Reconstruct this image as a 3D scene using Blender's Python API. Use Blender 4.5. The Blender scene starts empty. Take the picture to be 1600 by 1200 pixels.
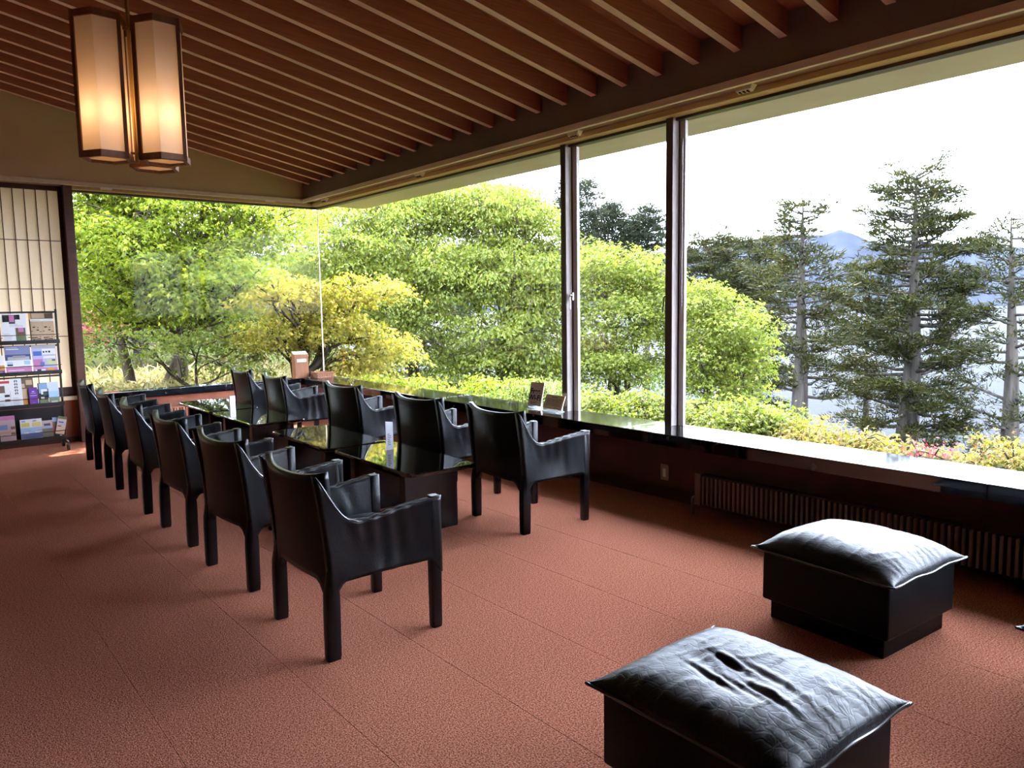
import bpy, bmesh, math, random
import numpy as np
from mathutils import Vector, Matrix, noise as mnoise

S = bpy.context.scene
COL = S.collection
R = math.radians

# ---------------------------------------------------------------- camera
YAW, PITCH, ROLL, FPX, CAMZ = R(39.2814), R(-5.9852), R(-0.8906), 1180.47, 1.5
_f = Vector((math.sin(YAW)*math.cos(PITCH), math.cos(YAW)*math.cos(PITCH), math.sin(PITCH)))
_r0 = Vector((math.cos(YAW), -math.sin(YAW), 0)); _u0 = _r0.cross(_f)
_r = _r0*math.cos(ROLL) + _u0*math.sin(ROLL); _u = _u0*math.cos(ROLL) - _r0*math.sin(ROLL)
cd = bpy.data.cameras.new('camera'); cam = bpy.data.objects.new('camera', cd); COL.objects.link(cam)
cam.matrix_world = Matrix(((_r.x, _u.x, -_f.x, 0), (_r.y, _u.y, -_f.y, 0), (_r.z, _u.z, -_f.z, CAMZ), (0, 0, 0, 1)))
cd.sensor_width = 36; cd.lens = FPX/1600*36; cd.clip_start = 0.05; cd.clip_end = 20000
S.camera = cam

# ---------------------------------------------------------------- sky, sun, exposure
SUN_EL, SUN_AZ = R(41), R(37)          # azimuth from +Y towards +X
W = bpy.data.worlds.new('world'); S.world = W; W.use_nodes = True
nt = W.node_tree; nt.nodes.clear()
wo = nt.nodes.new('ShaderNodeOutputWorld'); wb = nt.nodes.new('ShaderNodeBackground')
wb.inputs['Color'].default_value = (0.69, 0.80, 1.0, 1); wb.inputs['Strength'].default_value = 6.9
nt.links.new(wb.outputs[0], wo.inputs[0])
sl = bpy.data.lights.new('sun', 'SUN'); sun = bpy.data.objects.new('sun', sl); COL.objects.link(sun)
sl.energy = 10.0; sl.angle = R(0.6); sl.color = (1.0, 0.94, 0.84)
_sd = Vector((math.sin(SUN_AZ)*math.cos(SUN_EL), math.cos(SUN_AZ)*math.cos(SUN_EL), math.sin(SUN_EL)))
sun.rotation_euler = _sd.to_track_quat('Z', 'Y').to_euler(); sun.location = (20, 26, 30)
vs = S.view_settings
vs.view_transform = 'Standard'; vs.look = 'None'; vs.gamma = 1.0; vs.use_curve_mapping = False; vs.exposure = 2.0

def ray(px, py):
    return _r*((px-800)/FPX) + _u*((600-py)/FPX) + _f
def at(px, py, D):                      # the point seen at a pixel, at horizontal distance D
    d = ray(px, py); return Vector((0, 0, CAMZ)) + d*(D/math.hypot(d.x, d.y))

# ---------------------------------------------------------------- helpers
def tag(o, label=None, cat=None, group=None, kind=None):
    if label: o['label'] = label
    if cat: o['category'] = cat
    if group: o['group'] = group
    if kind: o['kind'] = kind
    return o
def empty(name, loc=(0, 0, 0), rz=0.0, parent=None):
    o = bpy.data.objects.new(name, None); COL.objects.link(o); o.location = loc; o.rotation_euler = (0, 0, rz)
    o.empty_display_size = 0.1
    if parent: o.parent = parent
    return o
def link(name, me, parent=None, loc=None, rot=None):
    o = bpy.data.objects.new(name, me); COL.objects.link(o)
    if parent: o.parent = parent
    if loc is not None: o.location = loc
    if rot is not None: o.rotation_euler = rot
    return o
def copy_tree(o, parent=None):
    c = o.copy(); COL.objects.link(c)
    if parent: c.parent = parent
    for ch in list(o.children): copy_tree(ch, c)
    return c

class MB:
    def __init__(s): s.v = []; s.f = []; s.m = []
    def add(s, vs_, fs, mi=0):
        n = len(s.v); s.v += [tuple(p) for p in vs_]; s.f += [tuple(i+n for i in q) for q in fs]; s.m += [mi]*len(fs); return s
    def box(s, x0, x1, y0, y1, z0, z1, mi=0):
        return s.add([(x0, y0, z0), (x1, y0, z0), (x1, y1, z0), (x0, y1, z0), (x0, y0, z1), (x1, y0, z1), (x1, y1, z1), (x0, y1, z1)],
                     [(0, 3, 2, 1), (4, 5, 6, 7), (0, 1, 5, 4), (1, 2, 6, 5), (2, 3, 7, 6), (3, 0, 4, 7)], mi)
    def rbox(s, x0, x1, y0, y1, z0, z1, r=0.005, seg=2, mi=0):
        bm = bmesh.new(); bmesh.ops.create_cube(bm, size=1)
        for v in bm.verts:
            v.co = ((x0+x1)/2+v.co.x*(x1-x0), (y0+y1)/2+v.co.y*(y1-y0), (z0+z1)/2+v.co.z*(z1-z0))
        bmesh.ops.bevel(bm, geom=bm.edges[:], offset=r, segments=seg, affect='EDGES', profile=0.5)
        bm.verts.index_update(); s.add([v.co[:] for v in bm.verts], [[v.index for v in f.verts] for f in bm.faces], mi); bm.free(); return s
    def tube(s, pts, rad, n=6, mi=0, caps=True):
        pts = [Vector(p) for p in pts]; k = len(pts); rs = rad if hasattr(rad, '__len__') else [rad]*k
        vv = []; prev = None
        for i, p in enumerate(pts):
            t = (pts[min(i+1, k-1)]-pts[max(i-1, 0)]); t = t.normalized() if t.length > 1e-9 else Vector((0, 0, 1))
            if prev is None:
                a = Vector((0, 0, 1)) if abs(t.z) < 0.9 else Vector((1, 0, 0)); b = t.cross(a).normalized()
            else:
                b = (prev - t*prev.dot(t)); b = b.normalized() if b.length > 1e-6 else t.orthogonal().normalized()
            prev = b; c = t.cross(b)
            for j in range(n):
                a_ = 2*math.pi*j/n; vv.append(p + (b*math.cos(a_)+c*math.sin(a_))*rs[i])
        ff = [(i*n+j, i*n+(j+1) % n, (i+1)*n+(j+1) % n, (i+1)*n+j) for i in range(k-1) for j in range(n)]
        if caps: ff += [tuple(range(n-1, -1, -1)), tuple((k-1)*n+j for j in range(n))]
        return s.add(vv, ff, mi)
    def prism(s, poly, z0, z1, mi=0):
        n = len(poly)
        return s.add([(x, y, z0) for x, y in poly]+[(x, y, z1) for x, y in poly],
                     [tuple(range(n-1, -1, -1)), tuple(range(n, 2*n))]+[(i, (i+1) % n, n+(i+1) % n, n+i) for i in range(n)], mi)
    def grid(s, P, close=False, mi=0):          # P[i][j] points
        a = len(P); b = len(P[0])
        return s.add([p for row in P for p in row],
                     [(i*b+j, (i+1)*b+j, (i+1)*b+j+1, i*b+j+1) for i in range(a-1) for j in range(b-1)], mi)
    def shell(s, A, B, mi=0):                    # two grids joined round their rims
        a = len(A); b = len(A[0]); n = a*b
        ff = [(i*b+j, (i+1)*b+j, (i+1)*b+j+1, i*b+j+1) for i in range(a-1) for j in range(b-1)]
        ff2 = [tuple(n+k for k in reversed(q)) for q in ff]
        rim = [i*b for i in range(a)]+[(a-1)*b+j for j in range(1, b)]+[i*b+b-1 for i in range(a-2, -1, -1)]+[j for j in range(b-2, 0, -1)]
        side = [(rim[(k+1) % len(rim)], rim[k], n+rim[k], n+rim[(k+1) % len(rim)]) for k in range(len(rim))]
        return s.add([p for r_ in A for p in r_]+[p for r_ in B for p in r_], ff+ff2+side, mi)
    def mesh(s, name, mats, smooth=False):
        me = bpy.data.meshes.new(name); me.from_pydata(s.v, [], s.f)
        for m in (mats if isinstance(mats, (list, tuple)) else [mats]): me.materials.append(m)
        me.polygons.foreach_set('material_index', s.m)
        if smooth: me.polygons.foreach_set('use_smooth', [True]*len(s.f))
        me.validate(); me.update()
        bm = bmesh.new(); bm.from_mesh(me); bmesh.ops.recalc_face_normals(bm, faces=bm.faces); bm.to_mesh(me); bm.free()
        return me
    def build(s, name, mats, parent=None, smooth=False, loc=None, rot=None):
        me = s.mesh(name, mats, smooth)
        if smooth == 'auto':
            try: me.set_sharp_from_angle(angle=R(40))
            except Exception: pass
        return link(name, me, parent, loc, rot)

def structure(o): o['kind'] = 'structure'; return o

# ---------------------------------------------------------------- materials
MATS = {}
def newmat(name):
    m = bpy.data.materials.new(name); m.use_nodes = True; t = m.node_tree; t.nodes.clear()
    out = t.nodes.new('ShaderNodeOutputMaterial'); MATS[name] = m; return m, t, out
def N(t, typ, **kw):
    n = t.nodes.new(typ)
    for k, v in kw.items():
        if k in n.inputs: n.inputs[k].default_value = v
        else: setattr(n, k, v)
    return n
def pbr(name, col, rough=0.5, spec=0.5, metal=0.0, col2=None, nscale=8.0, bump=0.0, bscale=60.0, stretch=None, detail=4.0, coat=0.0, ramp=(0.35, 0.65)):
    m, t, out = newmat(name)
    b = N(t, 'ShaderNodeBsdfPrincipled'); b.inputs['Roughness'].default_value = rough
    b.inputs['Specular IOR Level'].default_value = spec; b.inputs['Metallic'].default_value = metal
    b.inputs['Base Color'].default_value = (*col, 1)
    if coat: b.inputs['Coat Weight'].default_value = coat; b.inputs['Coat Roughness'].default_value = 0.08
    t.links.new(b.outputs[0], out.inputs[0])
    tc = N(t, 'ShaderNodeTexCoord'); vec = tc.outputs['Object']
    if stretch:
        mp = N(t, 'ShaderNodeMapping'); mp.inputs['Scale'].default_value = stretch; t.links.new(vec, mp.inputs[0]); vec = mp.outputs[0]
    if col2:
        n = N(t, 'ShaderNodeTexNoise'); n.inputs['Scale'].default_value = nscale; n.inputs['Detail'].default_value = detail
        t.links.new(vec, n.inputs['Vector'])
        cr = N(t, 'ShaderNodeValToRGB'); cr.color_ramp.elements[0].color = (*col, 1); cr.color_ramp.elements[1].color = (*col2, 1)
        cr.color_ramp.elements[0].position, cr.color_ramp.elements[1].position = ramp
        t.links.new(n.outputs[0], cr.inputs[0]); t.links.new(cr.outputs[0], b.inputs['Base Color'])
    if bump:
        n2 = N(t, 'ShaderNodeTexNoise'); n2.inputs['Scale'].default_value = bscale; n2.inputs['Detail'].default_value = 3
        t.links.new(vec, n2.inputs['Vector'])
        bp = N(t, 'ShaderNodeBump'); bp.inputs['Strength'].default_value = bump; bp.inputs['Distance'].default_value = 0.01
        t.links.new(n2.outputs[0], bp.inputs['Height']); t.links.new(bp.outputs[0], b.inputs['Normal'])
    return m

def leather(name, base, rough, wrinkle, cell, spec=0.4):
    m, t, out = newmat(name)
    b = N(t, 'ShaderNodeBsdfPrincipled'); b.inputs['Base Color'].default_value = (*base, 1); b.inputs['Roughness'].default_value = rough
    b.inputs['Specular IOR Level'].default_value = spec
    tc = N(t, 'ShaderNodeTexCoord')
    no = N(t, 'ShaderNodeTexNoise'); no.inputs['Scale'].default_value = 5; no.inputs['Detail'].default_value = 3
    t.links.new(tc.outputs['Object'], no.inputs['Vector'])
    mx = N(t, 'ShaderNodeMixRGB'); mx.inputs[0].default_value = 0.16
    t.links.new(tc.outputs['Object'], mx.inputs[1]); t.links.new(no.outputs['Color'], mx.inputs[2])
    vo = N(t, 'ShaderNodeTexVoronoi'); vo.feature = 'DISTANCE_TO_EDGE'; vo.inputs['Scale'].default_value = cell
    t.links.new(mx.outputs[0], vo.inputs['Vector'])
    cr = N(t, 'ShaderNodeValToRGB'); cr.color_ramp.elements[0].position = 0; cr.color_ramp.elements[1].position = 0.12
    t.links.new(vo.outputs['Distance'], cr.inputs[0])
    n2 = N(t, 'ShaderNodeTexNoise'); n2.inputs['Scale'].default_value = 260; n2.inputs['Detail'].default_value = 2
    t.links.new(tc.outputs['Object'], n2.inputs['Vector'])
    b1 = N(t, 'ShaderNodeBump'); b1.inputs['Strength'].default_value = wrinkle; b1.inputs['Distance'].default_value = 0.004
    t.links.new(cr.outputs[0], b1.inputs['Height'])
    b2 = N(t, 'ShaderNodeBump'); b2.inputs['Strength'].default_value = 0.12; b2.inputs['Distance'].default_value = 0.002
    t.links.new(n2.outputs[0], b2.inputs['Height']); t.links.new(b1.outputs[0], b2.inputs['Normal'])
    t.links.new(b2.outputs[0], b.inputs['Normal']); t.links.new(b.outputs[0], out.inputs[0])
    return m

LEAF = 0.78
def foliage(name, cols, trans=0.5, gloss=0.012, tmul=(1.0, 1.05, 0.7), rough=0.4):
    """leaf: diffuse + translucent, one colour of the ramp per leaf"""
    m, t, out = newmat(name)
    g = N(t, 'ShaderNodeNewGeometry'); cr = N(t, 'ShaderNodeValToRGB')
    e = cr.color_ramp.elements
    while len(e) < len(cols): e.new(0.5)
    for i, c in enumerate(cols): e[i].position = i/(len(cols)-1); e[i].color = (*[q*LEAF for q in c], 1)
    t.links.new(g.outputs['Random Per Island'], cr.inputs[0])
    d = N(t, 'ShaderNodeBsdfDiffuse'); t.links.new(cr.outputs[0], d.inputs[0])
    mu = N(t, 'ShaderNodeMixRGB', blend_type='MULTIPLY'); mu.inputs[0].default_value = 1; mu.inputs[2].default_value = (*tmul, 1)
    t.links.new(cr.outputs[0], mu.inputs[1])
    tr = N(t, 'ShaderNodeBsdfTranslucent'); t.links.new(mu.outputs[0], tr.inputs[0])
    mx = N(t, 'ShaderNodeMixShader'); mx.inputs[0].default_value = trans
    t.links.new(d.outputs[0], mx.inputs[1]); t.links.new(tr.outputs[0], mx.inputs[2])
    gl = N(t, 'ShaderNodeBsdfGlossy'); gl.inputs['Roughness'].default_value = rough
    m2 = N(t, 'ShaderNodeMixShader'); m2.inputs[0].default_value = gloss
    t.links.new(mx.outputs[0], m2.inputs[1]); t.links.new(gl.outputs[0], m2.inputs[2]); t.links.new(m2.outputs[0], out.inputs[0])
    return m

def thin_paper(name, col, trans):
    m, t, out = newmat(name)
    d = N(t, 'ShaderNodeBsdfDiffuse'); d.inputs[0].default_value = (*col, 1)
    tr = N(t, 'ShaderNodeBsdfTranslucent'); tr.inputs[0].default_value = (*col, 1)
    mx = N(t, 'ShaderNodeMixShader'); mx.inputs[0].default_value = trans
    t.links.new(d.outputs[0], mx.inputs[1]); t.links.new(tr.outputs[0], mx.inputs[2]); t.links.new(mx.outputs[0], out.inputs[0])
    return m

def glass_mat(name, refl=1.0, tint=(1, 1, 1)):
    m, t, out = newmat(name)
    tr = N(t, 'ShaderNodeBsdfTransparent'); tr.inputs[0].default_value = (*tint, 1)
    gl = N(t, 'ShaderNodeBsdfGlossy'); gl.inputs['Roughness'].default_value = 0.0
    fr = N(t, 'ShaderNodeFresnel'); fr.inputs['IOR'].default_value = 1.45
    mu = N(t, 'ShaderNodeMath', operation='MULTIPLY'); mu.inputs[1].default_value = refl; t.links.new(fr.outputs[0], mu.inputs[0])
    mx = N(t, 'ShaderNodeMixShader'); t.links.new(mu.outputs[0], mx.inputs[0])
    t.links.new(tr.outputs[0], mx.inputs[1]); t.links.new(gl.outputs[0], mx.inputs[2]); t.links.new(mx.outputs[0], out.inputs[0])
    return m

M_carpet = pbr('carpet', (0.20, 0.066, 0.040), 1.0, 0.0, col2=(0.57, 0.225, 0.142), nscale=150, bump=0.5, bscale=210, detail=6, ramp=(0.40, 0.60))
M_under = pbr('floor_underlay', (0.10, 0.03, 0.02), 1.0, 0.0)
M_red_shade = pbr('red_plaster_shaded', (0.085, 0.030, 0.025), 0.9, 0.2, col2=(0.105, 0.038, 0.031), nscale=5, bump=0.15, bscale=180)  # red plaster again, darkened to paint in the shade under the side sill
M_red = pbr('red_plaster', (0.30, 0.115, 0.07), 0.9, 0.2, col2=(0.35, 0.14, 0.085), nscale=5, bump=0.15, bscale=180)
M_dark = pbr('dark_recess', (0.03, 0.015, 0.012), 0.9, 0.2)
M_olive = pbr('olive_plaster', (0.66, 0.465, 0.225), 0.95, 0.15, col2=(0.70, 0.50, 0.25), nscale=3, bump=0.12, bscale=220)
M_head = pbr('brown_plaster', (0.19, 0.14, 0.11), 0.95, 0.15, col2=(0.21, 0.155, 0.12), nscale=3, bump=0.12, bscale=220)
M_wall = pbr('room_plaster', (0.13, 0.09, 0.06), 0.95, 0.1)
M_slat = pbr('slat_wood', (0.40, 0.135, 0.07), 0.5, 0.4, col2=(0.50, 0.18, 0.095), nscale=6, stretch=(0.6, 14, 14), bump=0.05, bscale=30)
M_ceil = pbr('ceiling_wood', (0.36, 0.125, 0.062), 0.6, 0.3, col2=(0.43, 0.165, 0.085), nscale=4, stretch=(0.7, 9, 9))
M_slat_edge = pbr('slat_edge_wood', (0.70, 0.45, 0.29), 0.45, 0.4, col2=(0.78, 0.52, 0.35), nscale=6, stretch=(0.6, 14, 14))
M_lampwood = pbr('lamp_wood', (0.19, 0.085, 0.042), 0.5, 0.3, col2=(0.25, 0.115, 0.06), nscale=5, stretch=(6, 6, .6))
M_wood = pbr('brown_wood', (0.07, 0.028, 0.018), 0.5, 0.3, col2=(0.10, 0.04, 0.025), nscale=5, stretch=(1, 1, 8))
M_wood_y = pbr('brown_wood_long', (0.22, 0.085, 0.05), 0.5, 0.4, col2=(0.28, 0.11, 0.065), nscale=5, stretch=(8, .6, 8))
M_tan = pbr('tan_wood', (0.55, 0.36, 0.15), 0.5, 0.4, col2=(0.62, 0.42, 0.19), nscale=5, stretch=(6, .6, 6))
M_lip = pbr('pale_wood', (0.74, 0.58, 0.38), 0.45, 0.4, col2=(0.80, 0.64, 0.43), nscale=5, stretch=(6, .6, 6))
M_stone = pbr('black_stone', (0.006, 0.006, 0.008), 0.05, 1.0, col2=(0.09, 0.09, 0.095), nscale=9, detail=8, ramp=(0.60, 0.80))
M_alu = pbr('bronze_aluminium', (0.50, 0.43, 0.39), 0.45, 0.4)
M_bronze = pbr('dark_bronze', (0.075, 0.055, 0.05), 0.4, 0.5, metal=0.3)
M_black = pbr('black_gasket', (0.01, 0.01, 0.01), 0.5, 0.4)
M_chrome = pbr('handle_metal', (0.30, 0.29, 0.28), 0.25, 0.5, metal=0.9)
M_glass = glass_mat('window_glass', 0.06)
M_acryl, _t, _o = newmat('acrylic')
_a = N(_t, 'ShaderNodeBsdfTransparent'); _b = N(_t, 'ShaderNodeBsdfTranslucent'); _b.inputs[0].default_value = (.85, .88, .92, 1)
_c = N(_t, 'ShaderNodeMixShader'); _c.inputs[0].default_value = .30
_t.links.new(_a.outputs[0], _c.inputs[1]); _t.links.new(_b.outputs[0], _c.inputs[2])
_d = N(_t, 'ShaderNodeBsdfGlossy'); _d.inputs['Roughness'].default_value = .05; _e = N(_t, 'ShaderNodeMixShader'); _e.inputs[0].default_value = .08
_t.links.new(_c.outputs[0], _e.inputs[1]); _t.links.new(_d.outputs[0], _e.inputs[2]); _t.links.new(_e.outputs[0], _o.inputs[0])
M_soffit = pbr('eave_board', (0.50, 0.46, 0.40), 0.9, 0.1, col2=(0.54, 0.50, 0.44), nscale=2)
M_leather = leather('black_leather', (0.003, 0.003, 0.004), 0.34, 0.05, 40, 0.26)
M_leather2 = leather('ottoman_leather', (0.008, 0.008, 0.011), 0.43, 0.12, 34, 0.27)
M_pipe = pbr('leather_piping', (0.05, 0.05, 0.055), 0.24, 0.8)
M_vinyl = pbr('ottoman_body', (0.003, 0.003, 0.004), 0.45, 0.13, bump=0.1, bscale=200)
M_table = pbr('black_lacquer', (0.004, 0.004, 0.0045), 0.02, 1.0)
M_tleg = pbr('black_table_leg', (0.010, 0.009, 0.009), 0.25, 0.4)
M_paperwhite = pbr('white_card', (0.80, 0.79, 0.84), 0.7, 0.2)
M_shoji = thin_paper('shoji_paper', (0.90, 0.77, 0.61), 0.5)
M_lamp = thin_paper('lamp_paper', (0.88, 0.79, 0.65), 0.5)
M_brass = pbr('brass', (0.55, 0.38, 0.14), 0.35, 0.5, metal=0.9)
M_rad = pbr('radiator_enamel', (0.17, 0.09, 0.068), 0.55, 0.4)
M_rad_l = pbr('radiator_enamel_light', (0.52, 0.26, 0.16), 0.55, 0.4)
M_rack = pbr('rack_black_metal', (0.018, 0.017, 0.018), 0.45, 0.5)
M_rubber = pbr('caster_rubber', (0.03, 0.022, 0.02), 0.5, 0.4)
M_box = pbr('box_wood', (0.17, 0.055, 0.014), 0.45, 0.3, col2=(0.21, 0.072, 0.02), nscale=5, stretch=(10, 10, 1))
M_bark = pbr('bark', (0.025, 0.019, 0.013), 0.95, 0.1, col2=(0.075, 0.06, 0.042), nscale=5, stretch=(2, 2, 0.6), bump=0.6, bscale=12)
M_bark2 = pbr('cedar_bark', (0.022, 0.019, 0.016), 0.95, 0.1, col2=(0.055, 0.047, 0.040), nscale=2, stretch=(3, 3, 0.4), bump=0.6, bscale=9)
M_ground = pbr('ground', (0.030, 0.025, 0.013), 1.0, 0.0, col2=(0.022, 0.030, 0.010), nscale=0.6, bump=0.5, bscale=4)

F_green = foliage('leaf_green', [(0.105, 0.165, 0.018), (0.18, 0.235, 0.022), (0.25, 0.295, 0.028), (0.33, 0.34, 0.036)], 0.55)
F_bright = foliage('leaf_bright', [(0.085, 0.125, 0.016), (0.13, 0.165, 0.02), (0.175, 0.20, 0.028), (0.225, 0.23, 0.042)], 0.55, tmul=(1.0, 1.02, .8))
F_tan = foliage('leaf_tan', [(0.20, 0.22, 0.025), (0.32, 0.29, 0.035), (0.40, 0.33, 0.05), (0.46, 0.33, 0.11)], 0.5)
F_pale = foliage('leaf_pale', [(0.09, 0.15, 0.02), (0.16, 0.21, 0.03), (0.24, 0.28, 0.08), (0.30, 0.32, 0.14)], 0.4)
F_orange = foliage('leaf_orange', [(0.13, 0.135, 0.016), (0.18, 0.165, 0.026), (0.22, 0.165, 0.045), (0.24, 0.105, 0.055)], 0.5)
F_red = foliage('leaf_red', [(0.24, 0.02, 0.035), (0.34, 0.035, 0.06), (0.40, 0.09, 0.12), (0.14, 0.14, 0.02)], 0.4, tmul=(1, 0.9, 0.9))
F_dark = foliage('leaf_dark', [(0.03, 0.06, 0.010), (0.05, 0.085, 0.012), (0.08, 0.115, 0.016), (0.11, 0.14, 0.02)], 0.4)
F_cedar = foliage('cedar_needles', [(0.011, 0.015, 0.004), (0.020, 0.024, 0.006), (0.034, 0.034, 0.008), (0.052, 0.045, 0.011)], 0.25, tmul=(1, 1, .7))
F_pine = foliage('pine_needles', [(0.014, 0.020, 0.010), (0.024, 0.031, 0.015), (0.038, 0.043, 0.021)], 0.25, tmul=(1, 1, .8))
F_sasa = foliage('straw_blade', [(0.12, 0.13, 0.03), (0.22, 0.19, 0.07), (0.30, 0.25, 0.11), (0.36, 0.31, 0.17)], 0.35, tmul=(1, 1, .8))

# ================================================================ THE ROOM
XG, YG, ZS, ZT = 4.7325, 10.024, 0.534, 2.864       # glass planes, sill, head
XL, YL, ZL = 4.38, 9.692, 2.8915                    # lip of the header
XW0, YW0 = -4.6, -3.6                               # far side walls, behind the camera
SLOPE = 0.199
def zslat(x): return 3.112 + SLOPE*(4.35-x)

# floor: underlay slab with carpet strips laid side by side
fl = structure(MB().box(XW0, 4.62, YW0, 10.0, -0.12, -0.012).build('floor', M_under))
xs = 1.175 - 0.535*11
sm = MB().rbox(0.0, 0.535, YW0, 9.94, -0.012, 0.0, r=0.0015, seg=1).mesh('carpet_strip', M_carpet)
while xs < 4.5:
    link('carpet_strip', sm, fl, (xs, 0, 0)); xs += 0.535

# low walls
structure(MB().box(4.42, 4.80, YW0, 10.1, 0.12, 0.445).box(4.50, 4.80, YW0, 10.1, -0.12, 0.12).build('wall_right', M_red_shade))
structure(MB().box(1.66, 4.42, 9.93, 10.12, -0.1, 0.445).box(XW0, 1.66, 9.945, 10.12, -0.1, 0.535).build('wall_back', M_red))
structure(MB().box(XW0-0.1, XW0, YW0, 10.1, -0.1, 5.6).build('wall_left', M_wall))
structure(MB().box(XW0-0.1, 4.8, YW0-0.1, YW0, -0.1, 5.6).build('wall_rear', M_wall))
structure(MB().box(4.62, 4.84, YW0, -1.0, ZS, 2.95).build('wall_right_light_block', M_wall))  # added out of view: closes the window behind the camera to cut fill light
structure(MB().rbox(XW0, 1.66, 9.925, 9.95, 0.0, 0.06, 0.003).build('baseboard_back', M_wood))

# stone sills
sr = structure(empty('trim_1', (4.55, 3, ZS-.09)))
tag(sr, 'black polished stone sill under the long side window')
yj = [YW0, -1.15, 1.42, 3.95, 6.6, 9.885]
for a, b in zip(yj[:-1], yj[1:]):
    o = MB().rbox(4.35, 4.80, a+0.001, b-0.001, 0.445, ZS, 0.004).build('sill_slab', M_stone); o.parent = sr; o.matrix_parent_inverse = Matrix.Translation(-sr.location)
sb = structure(empty('trim_2', (3.0, 9.95, ZS-.09)))
xj = [1.66, 3.02, 4.80]
for a, b in zip(xj[:-1], xj[1:]):
    o = MB().rbox(a+0.001, b-0.001, 9.887, 10.12, 0.445, ZS, 0.004).build('sill_slab', M_stone); o.parent = sb; o.matrix_parent_inverse = Matrix.Translation(-sb.location)

# headers over the windows (plaster above, timber below)
structure(MB().box(XL, 4.84, YW0, 10.1, 2.935, 3.45).build('wall_header', M_head))
g = MB(); xa, xb = XW0, XL
P = [(xa, 2.935), (xb+.02, 2.935), (xb+.02, zslat(xb)+.16), (xa, zslat(xa)+.16)]
g.add([(x, YL+.012, z) for x, z in P]+[(x, 10.12, z) for x, z in P], [(0, 1, 2, 3), (7, 6, 5, 4)]+[(i, 4+i, 4+(i+1) % 4, (i+1) % 4) for i in range(4)])
structure(g.build('wall_gable', M_olive))
t3 = structure(empty('trim_3', (4.55, 3, 2.9)))
def tp(mb, name, mat, par):
    o = mb.build(name, mat); o.parent = par; o.matrix_parent_inverse = Matrix.Translation(-par.location); return o
tp(MB().rbox(XL-.012, XL+.022, YW0, YL+.02, ZL, 2.94, .003), 'lip_strip', M_lip, t3)
tp(MB().box(XL+.022, 4.60, YW0, 10.0, 2.925, 2.95), 'recess_board', M_wood_y, t3)
tp(MB().rbox(4.60, 4.80, YW0, 10.1, 2.885, 2.95, .002), 'head_board', M_tan, t3)
t4 = structure(empty('trim_4', (1.5, 9.85, 2.9)))
tp(MB().rbox(XW0, XL+.01, YL-.012, YL+.022, ZL, 2.94, .003), 'lip_strip', M_lip, t4)
tp(MB().box(XW0, 4.60, YL+.022, 9.905, 2.925, 2.95), 'recess_board', M_wood_y, t4)
tp(MB().rbox(XW0, 4.72, 9.905, 10.10, 2.885, 2.95, .002), 'head_board', M_tan, t4)

# sloping ceiling with timber slats
c0, c1 = XW0, 4.42
ceil = structure(MB().add([(c0, YW0, zslat(c0)+.15), (c1, YW0, zslat(c1)+.15), (c1, 9.75, zslat(c1)+.15), (c0, 9.75, zslat(c0)+.15),
                 (c0, YW0, zslat(c0)+.30), (c1, YW0, zslat(c1)+.30), (c1, 9.75, zslat(c1)+.30), (c0, 9.75, zslat(c0)+.30)],
                 [(0, 1, 2, 3), (7, 6, 5, 4), (0, 4, 5, 1), (1, 5, 6, 2), (2, 6, 7, 3), (3, 7, 4, 0)]).build('ceiling', M_ceil))
e0, e1, hw = XW0+.01, 4.372, 0.0275
sm = MB().add([(e0, -hw, zslat(e0)), (e1, -hw, zslat(e1)), (e1, hw, zslat(e1)), (e0, hw, zslat(e0)),
               (e0, -hw, zslat(e0)+.152), (e1, -hw, zslat(e1)+.152), (e1, hw, zslat(e1)+.152), (e0, hw, zslat(e0)+.152)],
              [(7, 6, 5, 4), (0, 4, 5, 1), (1, 5, 6, 2), (2, 6, 7, 3), (3, 7, 4, 0)])
sm.add([(e0, -hw, zslat(e0)), (e1, -hw, zslat(e1)), (e1, hw, zslat(e1)), (e0, hw, zslat(e0))], [(0, 1, 2, 3)], 1)
sm = sm.mesh('slat', [M_slat, M_slat_edge])
ys = 2.0165 - 0.3242*17
while ys < 9.70:
    if ys > YW0+.05: link('slat', sm, ceil, (0, ys, 0))
    ys += 0.3242

# eaves outside
ZE, XE, YE = 3.2, 6.53, 12.0
structure(MB().box(4.80, XE, YW0-.1, YE, ZE, ZE+.14).box(XW0-.1, 4.80, 10.10, YE, ZE, ZE+.14).build('trim_5', M_soffit)); 
structure(MB().add([(XW0-.2, YW0-.2, zslat(XW0)+.42), (4.9, YW0-.2, 3.46), (4.9, 10.3, 3.46), (XW0-.2, 10.3, zslat(XW0)+.42),
                    (XW0-.2, YW0-.2, zslat(XW0)+.52), (4.9, YW0-.2, 3.56), (4.9, 10.3, 3.56), (XW0-.2, 10.3, zslat(XW0)+.52)],
                   [(0, 1, 2, 3), (7, 6, 5, 4), (0, 4, 5, 1), (1, 5, 6, 2), (2, 6, 7, 3), (3, 7, 4, 0)]).build('roof', M_dark))

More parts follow.
